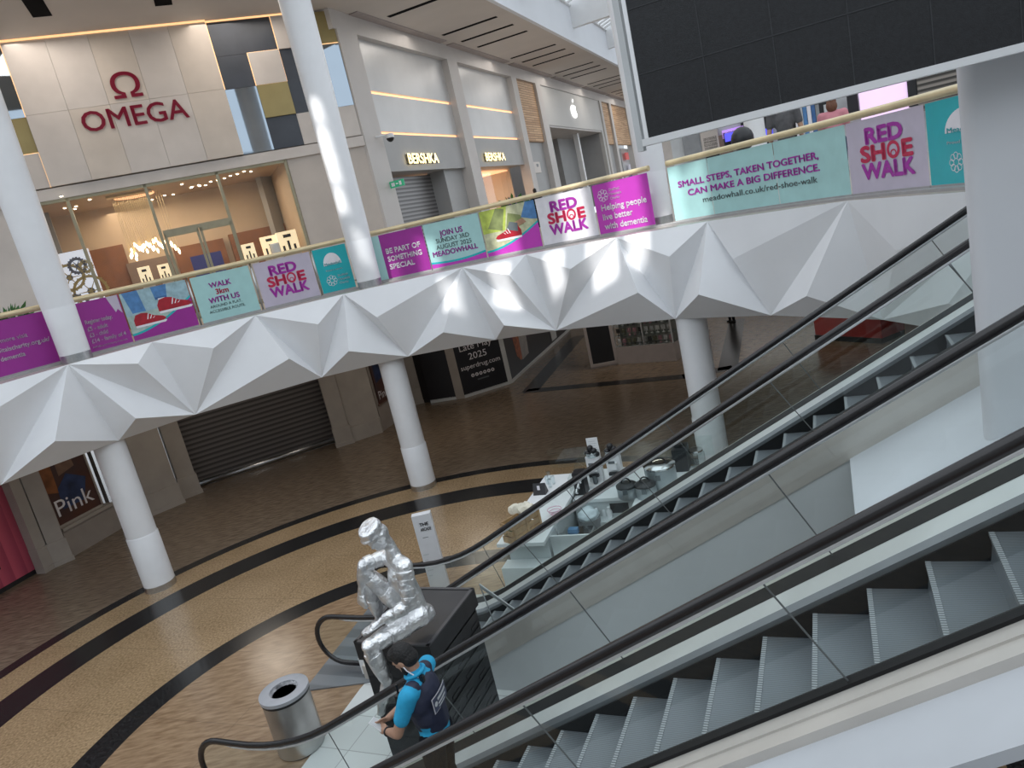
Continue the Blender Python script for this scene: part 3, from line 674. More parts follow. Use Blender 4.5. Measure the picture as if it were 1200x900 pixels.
for t0 in range(1, 58, 7): rs.hexa([CE_(t0,-.12,zc-.03),CE_(t0+6.4,-.12,zc-.03),CE_(t0+6.4,-.42,zc-.03),CE_(t0,-.42,zc-.03)],[CE_(t0,-.12,zc+.01),CE_(t0+6.4,-.12,zc+.01),CE_(t0+6.4,-.42,zc+.01),CE_(t0,-.42,zc+.01)])
M['mauve'] = mat('grey_cove', (.40,.35,.34), .6); rs.build('cove_strip', M['mauve'], ce)
M['bulk'] = mat('bulkhead_white', (.80,.83,.88), .5, nz=(.5,.02))
MB().hexa([CE_(-2,EO), CE_(62,EO), CE_(62,EO+.15), CE_(-2,EO+.15)], [CE_(-2,EO,zc+1.55), CE_(62,EO,zc+1.55), CE_(62,EO+.15,zc+1.55), CE_(-2,EO+.15,zc+1.55)]).build('bulkhead', M['bulk'], ce)
# roof light frame: deep white fins and thin glazing bars
sk = sbase('ceiling_skylight')
def fin(x0, y0, x1, y1, dz):
    pass
for t in (7.6, 15.0, 22.4, 29.8, 37.2):
    MB().hexa([CE_(t,EO,zc+.65), CE_(t+.3,EO,zc+.65), CE_(t+.3,EO-9,zc+.75), CE_(t,EO-9,zc+.75)], [CE_(t,EO,zc+1.75), CE_(t+.3,EO,zc+1.75), CE_(t+.3,EO-9,zc+2.4), CE_(t,EO-9,zc+2.4)]).build('fin', M['white'], sk)
gb = MB()
for i in range(70):
    t = 4+i*.62; gb.tube([CE_(t, EO+.1, zc+1.6), CE_(t, EO-10, zc+5.0)], .085, 6)
for j in range(6): gb.tube([CE_(2, EO-1.6*j, zc+1.62+.54*j), CE_(50, EO-1.6*j, zc+1.62+.54*j)], .10, 6)
gb.hexa([CE_(2,EO+.15,zc+1.55),CE_(50,EO+.15,zc+1.55),CE_(50,EO-.1,zc+1.55),CE_(2,EO-.1,zc+1.55)],[CE_(2,EO+.15,zc+1.62),CE_(50,EO+.15,zc+1.62),CE_(50,EO-.1,zc+1.62),CE_(2,EO-.1,zc+1.62)])
gb.build('glazing_bar', M['white'], sk)
# far end of the mall
MB().hexa([CE_(62,.5,0),CE_(62,-14,0),CE_(62.3,-14,0),CE_(62.3,.5,0)],[CE_(62,.5,zc+5),CE_(62,-14,zc+5),CE_(62.3,-14,zc+5),CE_(62.3,.5,zc+5)]).build('wall_far', M['beige'])
bpy.data.objects['wall_far']['kind'] = 'structure'
# room shell behind and beside the viewpoint
for nm, p, a, b in (('wall_rear', (-32,-14,0), (74,0,0), (0,.3,0)), ('wall_west', (-32,-14,0), (.3,0,0), (0,62,0)), ('wall_east', (30,-14,0), (.3,0,0), (0,50,0))):
    struct(MB().box(p, a, b, UP*15).build(nm, M['lgrey']))
# ------------------------------------------------------------------ balustrade: printed glass panels under a pale rail
ZP0, ZP1, ZR = ZF+.045, ZF+1.07, ZF+1.15
HP = ZP1-ZP0
def rail(p0, p1, lab):
    a, b = phi_px(*p0), phi_px(*p1)
    tag(MB().tube([ringp(a+(b-a)*i/40, ZR, RB) for i in range(41)], .055, 12).build('handrail', M['gold'], smooth=40), lab, 'handrail')
rail((-70,386), (49,361), 'pale gold handrail at the far left, ending at the leftmost gallery column')
rail((80,353), (410,281), 'pale gold handrail between the leftmost gallery column and the sunlit column')
rail((430,275), (760,197), 'pale gold handrail from the sunlit column to the column under the screen')
rail((781,191), (1175,92), 'pale gold handrail on the right, passing below the black screen')
def panel(p0, p1, lab, draw, bg, cat='printed panel'):
    f0, f1 = phi_px(*p0)+.0012, phi_px(*p1)-.0012; W = (f1-f0)*RB; fm = (f0+f1)/2
    t = thing('advert_barrier', lab, 'barrier', ringp(fm, ZP0, RB))
    A = Art(lambda x, y, d: ringp(f0+x/RB, ZP0+y, RB-.01-d), .09)
    g_ = Art(lambda x, y, d: ringp(f0+x/RB, ZP0+y, RB), .09); g_.rect(0, 0, W, HP, 'pane', 'glass_pane'); g_.build(t)
    if bg: A.rect(0, 0, W, HP, bg, 'print', 0)
    draw(A, W); A.build(t)
    MB().loft([[ringp(f0+W*i/8/RB, z, r) for z, r in ((ZF+.0,RB-.02),(ZF+.045,RB-.02),(ZF+.045,RB+.02),(ZF+.0,RB+.02))] for i in range(9)]).build('base_channel', M['kerb'], t)
    return t
def post(p, lab):
    f_ = phi_px(*p); q = ringp(f_, ZF, RB+.03)
    tag(MB().cyl(q, q+UP*1.12, .022, 10).build('balustrade_post', M['steel'], smooth=True), lab, 'post')
Y = HP
def rsw(A, W, c1='inkp', c2='red', c3='inkp', s=1.0):
    w = W*.66*s; x = W/2
    A.text('RED', x-w*.40, Y*.665, Y*.30, c1, .045, 'l', w*.74); A.text('SH', x-w*.52, Y*.425, Y*.30, c2, .045, 'l', w*.50); A.text('E', x+w*.29, Y*.425, Y*.30, c2, .045, 'l', w*.22)
    A.ring(x+w*.125, Y*.53, w*.125, w*.045, c2, 'letter_ring', ry=Y*.118); A.ring(x+w*.125, Y*.485, w*.06, w*.02, c2, 'letter_loop', ry=Y*.05)
    A.text('WALK', x-w*.52, Y*.185, Y*.30, c3, .045, 'l', w*1.04)
def flower(A, x, y, r, m='inkw'):
    for q in range(8): A.ring(x+r*.62*cos(q*pi/4), y+r*.62*sin(q*pi/4), r*.34, r*.07, m, 'flower_emblem', k=10, d=.005+.0004*q)
def dome(A, W):
    A.disc(W*.5, Y*.60, W*.27, 'inkw', 'emblem', ry=Y*.27, a0=0, a1=pi); A.text('Meadowhall', W*.5, Y*.60, Y*.085, 'teal', .02, 'c', W*.48)
    A.text('Proud to support', W*.5, Y*.47, Y*.05, 'inkw', .01, 'c', W*.5); flower(A, W*.35, Y*.25, Y*.13)
    for q, s_ in enumerate(('Sheffield','Hospitals','Charity')): A.text(s_, W*.55, Y*(.31-.085*q), Y*.07, 'inkw', .01)
def swoosh(A, W, k0, k1, m2='magenta', m1='teal'):
    P = [(W*i/10, Y*(k0+(k1-k0)*(i/10)**1.3 - .05*sin(pi*i/10))) for i in range(11)]
    for i in range(10):
        (x0,y0),(x1,y1) = P[i], P[i+1]
        A.poly([(x0,y0),(x1,y1),(x1,y1+.045),(x0,y0+.045)], m1, 'print', .0025); A.poly([(x0,0),(x1,0),(x1,y1),(x0,y0)], m2, 'print', .0028)
for nm, c in (('jean',(.09,.24,.50)),('jeand',(.05,.14,.34)),('shoe',(.42,.015,.03)),('paleturf',(.42,.55,.50)),('sky',(.35,.52,.58)),('lime',(.45,.55,.10)),('olive',(.22,.26,.10)),('skin',(.45,.25,.16)),('cream3',(.55,.56,.36))): M['p_'+nm] = mat('photo_'+nm, c, .4, nz=(9,.12))
def sneaker(A, x, y, s, fl=1, m='p_shoe'):
    P = lambda *q: [(x+fl*a*s, y+b*s) for a, b in q]
    A.poly(P((-.5,0),(.55,0),(.62,.06),(.5,.1),(-.52,.1)), 'inkw', 'photo', .004)
    A.poly(P((-.52,.08),(.5,.08),(.62,.14),(.52,.24),(.2,.34),(.0,.48),(-.2,.52),(-.42,.48),(-.52,.3)), m, 'photo', .005)
    for q in range(3): A.poly(P((.02+q*.1,.44-q*.07),(.06+q*.1,.46-q*.07),(-.02+q*.1,.24),(-.06+q*.1,.24)), 'inkw', 'photo', .006)
def d0(A, W):
    A.text('Find out more visit', W*.96-.30, Y*.60, Y*.115, 'inkw', .006, 'r'); A.text('sheffieldhospitalscharity.org.uk/', W*.98, Y*.43, Y*.115, 'inkw', .015, 'r'); A.text('dementia', W*.96-.45, Y*.27, Y*.115, 'inkw', .015, 'r')
panel((-90,469), (72,424), 'purple balustrade panel with white website text, at the far left edge', d0, 'purple')
def d1(A, W):
    A.text('Register today:', W*.10, Y*.56, Y*.12, 'inkw', .015, 'l', W*.62)
    for q, s_ in enumerate(('£5 - adult','£3 - child','£14 - family of 4')): A.text(s_, W*.10, Y*(.42-.125*q), Y*.115, 'inkw', .016, 'l', W*(.46,.42,.80)[q])
    A.text('sheffieldhospitalscharity.org.uk/dementia', W*.08, Y*.07, Y*.05, 'inkw', .004, 'l', W*.8)
    A.poly([(W*.72,Y),(W*.98,Y),(W*.98,Y*.62),(W*.9,Y*.72),(W*.84,Y*.66)], 'lilac', 'print', .003)
panel((106,414), (157,400), 'purple balustrade panel listing entry prices in white text', d1, 'purple')
def d2(A, W):
    A.poly([(0,Y*.5),(W,Y*.6),(W,Y),(0,Y)], 'p_sky', 'photo', .002)
    A.poly([(W*.1,Y*.55),(W*.30,Y*.55),(W*.26,Y),(W*.03,Y)], 'p_jean', 'photo', .0032); A.poly([(W*.48,Y*.74),(W*.66,Y*.74),(W*.70,Y),(W*.46,Y)], 'p_jean', 'photo', .0032)
    A.poly([(W*.48,Y*.72),(W*.66,Y*.72),(W*.66,Y*.77),(W*.48,Y*.77)], 'p_jeand', 'photo', .0034)
    sneaker(A, W*.30, Y*.24, W*.42, 1); sneaker(A, W*.72, Y*.42, W*.46, 1); A.poly([(W*.52,Y*.62),(W*.64,Y*.62),(W*.62,Y*.74),(W*.52,Y*.74)], 'inkw', 'photo', .0045)
    swoosh(A, W, .10, .62, 'purple', 'teal')
panel((157.5,400), (234,380), 'photo balustrade panel with two red shoes and blue jeans, left of the sunlit column', d2, 'p_paleturf')
def d3(A, W):
    x = W*.46; A.text('WALK', x, Y*.70, Y*.16, 'inkp', .03, 'c'); A.text('3km', x, Y*.545, Y*.16, 'red', .03, 'c'); A.text('WITH US', x, Y*.38, Y*.16, 'inkp', .03, 'c')
    A.text('AROUND A FLAT,', x, Y*.27, Y*.085, 'inkg', .004, 'c'); A.text('ACCESSIBLE ROUTE.', x, Y*.165, Y*.085, 'inkg', .004, 'c')
panel((238,379), (306,361.5), 'pale aqua balustrade panel inviting people to walk 3km', d3, 'aqua')
panel((310.5,361), (376.5,345), 'lilac balustrade panel with bold three-line walk slogan, left of the sunlit column', rsw, 'lilac')
panel((379,345), (418,336), 'small teal balustrade panel with white half-dome emblem beside the sunlit column', dome, 'teal')
for p, lab in (((236,380),'thin steel balustrade post beside the red shoes photo panel'),((308.4,361.5),'thin steel balustrade post left of the lilac slogan panel'),((377.8,345),'thin steel balustrade post left of the teal emblem panel')): post(p, lab)
def d6(A, W):
    A.rect(0, 0, W*.17, Y, 'aqua', 'print', .002); x = W*.24
    for q, s_ in enumerate(('BE PART OF','SOMETHING','SPECIAL')): A.text(s_, x, Y*(.56-.18*q), Y*.16, 'inkw', .028, 'l', W*(.66,.66,.48)[q])
panel((446,332), (507,317.5), 'purple balustrade panel with three lines of white capitals, right of the sunlit column', d6, 'purple')
def d7(A, W):
    x = W*.47; A.text('JOIN US', x, Y*.68, Y*.17, 'inkp', .028, 'c', W*.42); A.text('SUNDAY 3RD', x, Y*.54, Y*.14, 'inkg', .004, 'c', W*.6); A.text('AUGUST 2025', x, Y*.40, Y*.14, 'inkg', .004, 'c', W*.64); A.text('MEADOWHALL', x, Y*.25, Y*.16, 'inkp', .028, 'c', W*.82)
    swoosh(A, W, .10, .13)
panel((507.5,317.4), (572,302.3), 'aqua balustrade panel announcing a Sunday in August, with purple swoosh', d7, 'aqua')
def d8(A, W):
    A.poly([(0,Y*.5),(W*.4,Y*.5),(W*.5,Y),(0,Y)], 'p_lime', 'photo', .002); A.poly([(W*.1,Y*.6),(W*.35,Y*.5),(W*.45,Y*.95),(W*.3,Y)], 'p_olive', 'photo', .0022)
    A.poly([(W*.72,Y*.70),(W*.9,Y*.62),(W*1,Y*.60),(W*1,Y),(W*.84,Y)], 'p_jean', 'photo', .0032); A.poly([(W*.4,Y*.45),(W*.75,Y*.55),(W*.72,Y*.75),(W*.5,Y*.85)], 'p_olive', 'photo', .0026); A.poly([(W*.55,Y*.5),(W*.8,Y*.58),(W*.74,Y*.68),(W*.58,Y*.62)], 'p_skin', 'photo', .003)
    sneaker(A, W*.46, Y*.28, W*.42, -1); A.poly([(W*.42,Y*.5),(W*.62,Y*.42),(W*.64,Y*.6),(W*.5,Y*.66)], 'inkg', 'photo', .0055)
    swoosh(A, W, .08, .52)
panel((572.5,302.2), (637,288.2), 'photo balustrade panel with a red shoe on bright green grass', d8, 'p_cream3')
panel((637.5,288.1), (703,273.8), 'white sunlit balustrade panel with bold three-line walk slogan', rsw, 'paleprint')
def d10(A, W):
    flower(A, W*.17, Y*.76, Y*.13)
    for q, s_ in enumerate(('Sheffield','Hospitals','Charity')): A.text(s_, W*.29, Y*(.82-.085*q), Y*.075, 'inkw', .01)
    for q, s_ in enumerate(('Helping people','live better','with dementia')): A.text(s_, W*.10, Y*(.46-.19*q), Y*.175, 'inkw', .022, 'l', W*(.82,.54,.78)[q])
panel((703.5,273.7), (769,262), 'bright purple balustrade panel about dementia, left of the column under the screen', d10, 'magenta')
# three aqua panes carrying one message
q0, q1, q2, q3 = (792,259.6), (838,251.3), (915,239.5), (999,228.2)
fA, fD = phi_px(*q0), phi_px(*q3); WA = (fD-fA)*RB
bt = thing('advert_barrier', 'wide aqua balustrade panel of three panes with a two-line slogan and web address', 'barrier', ringp((fA+fD)/2, ZP0, RB))
A = Art(lambda x, y, d: ringp(fA+x/RB, ZP0+y, RB-.01-d), .09)
xs = [0, (phi_px(*q1)-fA)*RB, (phi_px(*q2)-fA)*RB, WA]
for i in range(3):
    g_ = Art(lambda x, y, d: ringp(fA+x/RB, ZP0+y, RB-.01-d), .09); g_.rect(xs[i]+.006, 0, xs[i+1]-.006, Y, 'aqua', 'glass_pane', 0); g_.build(bt)
x = WA*.43
A.text('SMALL STEPS, TAKEN TOGETHER,', WA*.05, Y*.60, Y*.155, 'inkp', .03, 'l', WA*.80); A.text('CAN MAKE A BIG DIFFERENCE.', WA*.10, Y*.42, Y*.155, 'inkp', .03, 'l', WA*.75); A.text('meadowhall.co.uk/red-shoe-walk', WA*.18, Y*.25, Y*.14, 'inkg', .008, 'l', WA*.65)
A.build(bt)
MB().loft([[ringp(fA+WA*i/30/RB, z, r) for z, r in ((ZF,RB-.02),(ZF+.045,RB-.02),(ZF+.045,RB+.02),(ZF,RB+.02))] for i in range(31)]).build('base_channel', M['kerb'], bt)
panel((999.5,228.2), (1091.5,218), 'lilac balustrade panel with bold three-line walk slogan, below the black screen', rsw, 'lilac')
panel((1092,218), (1185,208), 'teal balustrade panel with half-dome emblem, cut off by the white pillar', dome, 'teal')
# ------------------------------------------------------------------ escalators
M['rubber'] = mat('handrail_rubber', (.013,.011,.012), .25, nz=(9,.1), spec=.6)
M['deck'] = mat('brushed_deck', (.60,.61,.60), .35, .35, nz=(3,.04))
M['deckb'] = mat('beige_deck', (.56,.53,.49), .4, .25, nz=(3,.04))
M['skirt'] = mat('black_skirt', (.012,.012,.013), .5, spec=.25, nz=(5,.1))
M['skirtg'] = mat('grey_skirting', (.20,.21,.22), .35, .5, nz=(4,.05))
M['tread'] = stripes('ribbed_tread', (.25,.275,.30), (.12,.13,.14), 1, 70, .4, .4, .6, .25)
nt, b_ = nodes(M['tread'])
M['riser'] = stripes('ribbed_riser', (.24,.25,.26), (.09,.095,.10), 1, 22, .45, .5, .7, .3)
M['comb'] = stripes('tread_edge', (.40,.42,.43), (.10,.11,.12), 1, 45, .5, .2, .4)
M['clad'] = mat('escalator_cladding', (.60,.62,.63), .45, nz=(1,.03))
M['cladw'] = mat('white_cover', (.56,.58,.61), .5, nz=(.9,.06))
M['plate'] = stripes('landing_plate_metal', (.23,.25,.27), (.16,.175,.19), 1, 2.2, .4, .4, .1)
M['joint'] = mat('joint_line', (.10,.11,.11), .4)
UT = -4.3
def smooth_path(f, u0, u1, n): return [(u0+(u1-u0)*i/n, f(u0+(u1-u0)*i/n)) for i in range(n+1)]
def flat_join(w, zf, span=.55):
    """height of a line: sloped with offset w, eased into the flat height zf at the foot"""
    uk = (w - CE*(zf-ZC))/SE
    def f(u):
        if u < uk-span: return zw(u, w)
        if u > uk+span: return zf
        t = (u-(uk-span))/(2*span); s0 = -SE/CE
        return zw(uk-span, w) + s0*2*span*(t - t*t/2)
    return f
def escalator(name, lab, nN, nF, dn, df, wn, wf, sN, sF, u0, uend, joints, zoff, land, lipd=.30):
    t = thing('escalator', lab, 'escalator', E(5.5, (nN+nF)/2, 0), math.atan2(DH.y, DH.x))
    hr = flat_join(-1.5, .90, .75)
    for side, n, wdk in (('near', nN, wn), ('far', nF, wf)):
        r = .39; ue = uend
        path = [(UT-1.5, zw(UT, -1.5)), (UT-.4, zw(UT,-1.5))] if UT > -99 else []
        path = [(u, z) for u, z in smooth_path(hr, UT, ue-r, 46)]
        path += [(ue-r+r*sin(a), .90-r+r*cos(a)) for a in [pi*i/14 for i in range(1, 15)]]
        path += [(ue-r-.35, .12)]
        hr_ob = MB().tube([E(u, n, z) for u, z in path], .040, 12, ry=.030, upv=NN).build('handrail', M['rubber'], t, True)
        # metal channel under the rail
        MB().tube([E(u, n, z-.045 if u < ue-r-.01 else z-.0) for u, z in path[:47]], .02, 8, ry=.02, upv=NN).build('rail_channel', M['steelL'], hr_ob, True)
        dk = flat_join(wdk, .27, .4)
        # glass panes
        us = [j for j in joints[side]]
        for i in range(len(us)-1):
            mb = MB(); rows = []
            k_ = max(2, int((us[i+1]-us[i])/.12))
            for q in range(k_+1):
                u = us[i]+(us[i+1]-us[i])*q/k_ + (.004 if q == 0 else -.004 if q == k_ else 0)
                dl_ = .36*max(0, min(1, (5.6-u)/.5)); rows.append((u, hr(u)-.035, u-dl_, dk(u-dl_)))
            for a, b in zip(rows, rows[1:]): mb.poly([E(a[0],n,a[1]), E(b[0],n,b[1]), E(b[2],n,b[3]), E(a[2],n,a[3])])
            mb.build('glass_panel', M['glass'], t, recalc=False)
        for u in us[1:-1]:
            dl_ = .36*max(0, min(1, (5.6-u)/.5)); MB().tube([E(u,n,hr(u)-.03), E(u-dl_,n,dk(u-dl_))], .0055, 5).build('glass_joint', M['joint'], t)
        # newel glass
        mb = MB(); c_ = (ue-r, .90-r); pts = [E(us[-1], n, .87), ]
        pts += [E(c_[0]+(r-.03)*sin(a), n, c_[1]+(r-.03)*cos(a)) for a in [pi*i/16 for i in range(17)]] + [E(us[-1], n, .15)]
        mb.poly(pts).build('glass_panel', M['glass'], t, recalc=False)
        # decks: gasket, inner deck, outer deck
        sg = 1 if side == 'far' else -1
        def sweep(nm, m, prof, dkf, ua=UT, ub=6.75, smooth=False):
            rows = [[E(u, n+a, dkf(u)+h) for a, h in prof] for u in [ua+(ub-ua)*i/40 for i in range(41)]]
            return MB().loft(rows).build(nm, m, t)
        if side == 'far':
            sweep('gasket', M['skirt'], [(.02,-.02),(.02,.025),(-.13,.005),(-.13,-.03)], dk)
            sweep('inner_deck', M['deck'], [(-.13,.0),(-.30,-.02),(-.30,-.06),(-.13,-.06)], dk)
            sweep('skirting', M['skirtg'], [(-.30,-.02),(-.33,-.06),(-.33,-.13),(-.30,-.13)], dk)
            sweep('skirt_panel', M['skirt'], [(-.335,-.10),(-.345,-.10),(-.345,-.62),(-.335,-.62)], dk)
            sweep('outer_deck', M['deckb'], [(.02,-.02),(.19,-.02),(.19,-.30),(.02,-.30)], dk)
        else:
            sweep('gasket', M['skirt'], [(-.03,-.03),(-.03,.02),(.04,.02),(.04,-.03)], dk)
            sweep('skirt_panel', M['skirt'], [(.04,-.02),(.05,-.02),(.05,-.55),(.04,-.55)], dk)
            sweep('outer_deck', M['deckb'], [(-.03,-.005),(-.12,-.005),(-.12,-.06),(-.03,-.06)], dk)
            sweep('outer_deck', M['deckb'], [(-.09,-.015),(-.20,-.035),(-.20,-lipd),(-.09,-lipd)], dk)
        MB().cbox(E(6.62, n, .14), .5, .2, .28, DH, NN).build('deck_end', M['white'], t)
    # steps
    du, dz = .341, .1915
    k0 = zoff
    for i in range(-14, 40):
        u = k0[0]+du*i; z = k0[1]-dz*i
        if u < UT+.1 or z < .02: continue
        a, b = sN, sF
        pts = [(u,z),(u-du-.01,z),(u-du-.01,z-.04),(u-.03,z-.04),(u-.035,z-.10),(u-.02,z-dz),(u-.0,z-dz),(u-.012,z-.09)]
        st = MB().prism([E(p[0], a, p[1]) for p in pts], NN*(b-a)).build('step', M['tread'], t)
        MB().prism([E(u+.002, a, z-.02), E(u+.002, a, z+.003), E(u-.028, a, z+.003), E(u-.028, a, z-.0)], NN*(b-a)).build('step_edge', M['comb'], st)
    # comb and landing plate at the foot
    MB().prism([E(land[0], nN+.05, .0), E(land[1], nN-.55, .0), E(land[1]+.3, nF+.4, 0), E(land[0], nF+.2, .0)], UP*.02).build('landing_plate', M['plate'], t)
    return t
e2 = escalator('escalator', 'near escalator with grey ribbed steps, in front of the man in the blue polo', 3.396, 4.859, 0, 0, -2.215, -2.285,
    3.44, 4.52, 0, 7.42, {'near': [-4.2,-2.58,-1.035,.51,2.055,3.6,5.1,6.6], 'far': [-4.2,-2.76,-1.1,.572,2.239,3.85,5.3,6.6]}, (1.052, 2.626), (5.6, 6.6))
e1 = escalator('escalator', 'far escalator rising behind the black plinth to the right', 7.346, 8.813, 0, 0, -2.215, -2.285,
    7.40, 8.47, 0, 7.60, {'near': [-4.2,-2.45,-.9,.716,2.28,3.846,5.3,6.75], 'far': [-4.2,-2.5,-.95,.65,2.2,3.75,5.3,6.75]}, (un(atn(1066.7,422.2,8.45))[0], zw(un(atn(1066.7,422.2,8.45))[0], -2.39)), (5.6, 7.62), .41)
# cladding and covers between and beside the escalators
lip = flat_join(-2.56, .02, .3)
cl = MB(); cl.loft([[E(u, 7.16, max(lip(u), .02)), E(u, 7.2, max(lip(u), .02)), E(u, 7.2, 0), E(u, 7.16, 0)] for u in [UT+(6.5-UT)*i/40 for i in range(41)]])
cl.build('side_cladding', M['clad'], e1)
cv = MB(); cv.hexa([E(.06,5.06,zw(.06,-2.62)), E(.06,7.15,zw(.06,-2.62)), E(UT,7.15,zw(UT,-2.62)), E(UT,5.06,zw(UT,-2.62))], [E(.06,5.06,zw(.06,-2.56)), E(.06,7.15,zw(.06,-2.56)), E(UT,7.15,zw(UT,-2.56)), E(UT,5.06,zw(UT,-2.56))])
tag(cv.build('sloped_cover', M['cladw']), 'bright white sloping cover between the two escalators below the pillar', 'cover')
cv = MB(); cv.hexa([E(6,2.78,zw(6,-2.36)), E(6,3.2,zw(6,-2.36)), E(UT,3.2,zw(UT,-2.36)), E(UT,2.78,zw(UT,-2.36))], [E(6,2.78,zw(6,-2.30)), E(6,3.2,zw(6,-2.30)), E(UT,3.2,zw(UT,-2.30)), E(UT,2.78,zw(UT,-2.30))])
cv.build('side_cover', M['cladw'], e2)
cv = MB(); cv.hexa([E(6,2.5,0), E(6,2.74,0), E(UT,2.74,0), E(UT,2.5,0)], [E(6,2.5,zw(6,-2.5)), E(6,2.74,zw(6,-2.5)), E(UT,2.74,zw(UT,-2.5)), E(UT,2.5,zw(UT,-2.5))])
cv.build('side_cladding', M['grey'], e2)
# pillar and hanging screen
pl = MB(); pr_ = []
u0, u1, n0, n1_ = -.905, -2.6, 5.98, 6.24; rc = .09
for cu_, cn_, a0 in ((u0-rc, n0+rc, 0), (u0-rc, n1_-rc, 90), (u1+rc, n1_-rc, 180), (u1+rc, n0+rc, 270)):
    for i in range(7):
        a = R(a0-90+90*i/6) if False else R(a0+90*i/6)
        pr_.append((cu_, cn_, a))
pts = []
for cu_, cn_, sq in ((u0-rc, n0+rc, 0), (u0-rc, n1_-rc, 1), (u1+rc, n1_-rc, 2), (u1+rc, n0+rc, 3)):
    for i in range(7):
        a = R(-90+90*sq+90*i/6); pts.append((cu_+rc*cos(a), cn_+rc*sin(a)))
pl.loft([[E(u, n, zw(u,-2.56)-.02) for u, n in pts], [E(u, n, 7.5) for u, n in pts]])
M['pillar'] = mat('pillar_white', (.66,.67,.70), .45, nz=(1,.02))
tag(pl.build('pillar', M['pillar'], smooth=30), 'wide white rounded pillar at the right edge between the two escalators', 'pillar')
scn = thing('video_screen', 'huge black switched-off video screen hanging at the top right', 'screen', E(-1.5, 5.7, zw(0,0)))
ns = 5.6
S0 = atn(753.5, 168.5, ns); S1 = atn(1260, 39, ns); uL, zL = un(S0)[0], un(S0)[2]; uR = -5.2
M['screen'] = mat('led_black', (.012,.013,.016), .45, nz=(40,.2), bump=(120,.12))
M['seam'] = mat('screen_seam', (.035,.037,.042), .5)
MB().box(E(uL-.05, ns, zL+.03), DH*(uR-uL), NN*.03, UP*5).build('display', M['screen'], scn)
MB().box(E(uL, ns-.02, zL-.02), DH*(uR-uL), NN*.12, UP*.05).build('bottom_frame', M['white'], scn)
MB().box(E(uL, ns-.01, zL-.05), DH*.045, NN*.10, UP*5.1).build('side_frame', M['lgrey'], scn)
MB().box(E(uL-.04, ns+.035, zL), DH*(uR-uL), NN*.08, UP*5).build('housing', M['lgrey'], scn)
sm = MB()
for i in range(1, 14): sm.box(E(uL-.05-.46*i, ns-.004, zL+.03), DH*-.006, NN*.004, UP*4.9)
for j in range(1, 10): sm.box(E(uL-.05, ns-.004, zL+.03+.44*j), DH*(uR-uL), NN*.004, UP*.006)
sm.build('panel_seams', M['seam'], scn)
# fallen sign frame lying in the far escalator
fr_ = thing('sign_stand', 'folded steel sign stand leaning behind the plinth on the far escalator', 'sign stand', E(4.0, 7.45, 1.2))
def px3(x, y, n): return atn(x, y, n)
for a, b, w_ in (((562,687), (607,719), .022), ((562,687), (581,736), .018)):
    p, q = px3(*a, 7.44), px3(*b, 7.52); MB().box(p-UP*w_, q-p, NN*.02, UP*w_*2.4).build('leg', M['steelL'], fr_)
# ------------------------------------------------------------------ plinth
zp = 1.92
M['plinth'] = mat('black_board', (.020,.020,.022), .42, nz=(6,.15), spec=.4)
M['plinthtop'] = mat('black_satin_top', (.035,.035,.038), .33, nz=(3,.1))
pu0, pu1, pn0, pn1 = 4.17, 5.13, 5.42, 6.52
pt = thing('plinth', 'tall black plinth with slatted sides carrying the silver sculpture', 'plinth', E((pu0+pu1)/2, (pn0+pn1)/2, 0), math.atan2(DH.y, DH.x))
b = MB()
MB().box(E(pu0+.03, pn0+.03, 0), DH*(pu1-pu0-.06), NN*(pn1-pn0-.06), UP*(zp-.12)).build('body', M['plinth'], pt)
MB().box(E(pu0, pn0, zp-.22), DH*(pu1-pu0), NN*(pn1-pn0), UP*.21).build('top_cap', M['plinth'], pt)
MB().box(E(pu0+.05, pn0+.05, zp-.02), DH*(pu1-pu0-.10), NN*(pn1-pn0-.10), UP*.02).build('top_panel', M['plinthtop'], pt)
e_ = MB()
for a, c, d in ((E(pu0,pn0,zp-.01),DH*(pu1-pu0),NN*.04),(E(pu0,pn1-.04,zp-.01),DH*(pu1-pu0),NN*.04),(E(pu0,pn0,zp-.01),DH*.04,NN*(pn1-pn0)),(E(pu1-.04,pn0,zp-.01),DH*.04,NN*(pn1-pn0))): e_.box(a, c, d, UP*.018)
M['edge'] = mat('dark_edge_trim', (.10,.10,.105), .35, .4); e_.build('edge_trim', M['edge'], pt)
s_ = MB()
for i in range(9):
    z = .12+.19*i
    s_.box(E(pu0+.026, pn0+.05, z), DH*-.012+DH*.0, NN*(pn1-pn0-.1), UP*.02)
    s_.box(E(pu0+.05, pn0+.026, z), DH*(pu1-pu0-.1), NN*.006, UP*.02); s_.box(E(pu1-.03, pn0+.05, z), DH*.008, NN*(pn1-pn0-.1), UP*.02)
    for k_ in range(3): s_.box(E(pu0+.026, pn0+.10+.34*k_+.09*(i % 2), z+.05), DH*.008-DH*.012, NN*.17, UP*.035)
M['slatd'] = mat('black_slats', (.008,.008,.009), .3); s_.build('slats', M['slatd'], pt)
for u, n in ((pu0+.02,pn0+.02),(pu1-.02,pn0+.02),(pu0+.02,pn1-.02),(pu1-.02,pn1-.02)): MB().lathe(E(u,n,zp+.006), [(.012,0),(.012,.006)], 8).build('screw', M['black'], pt)
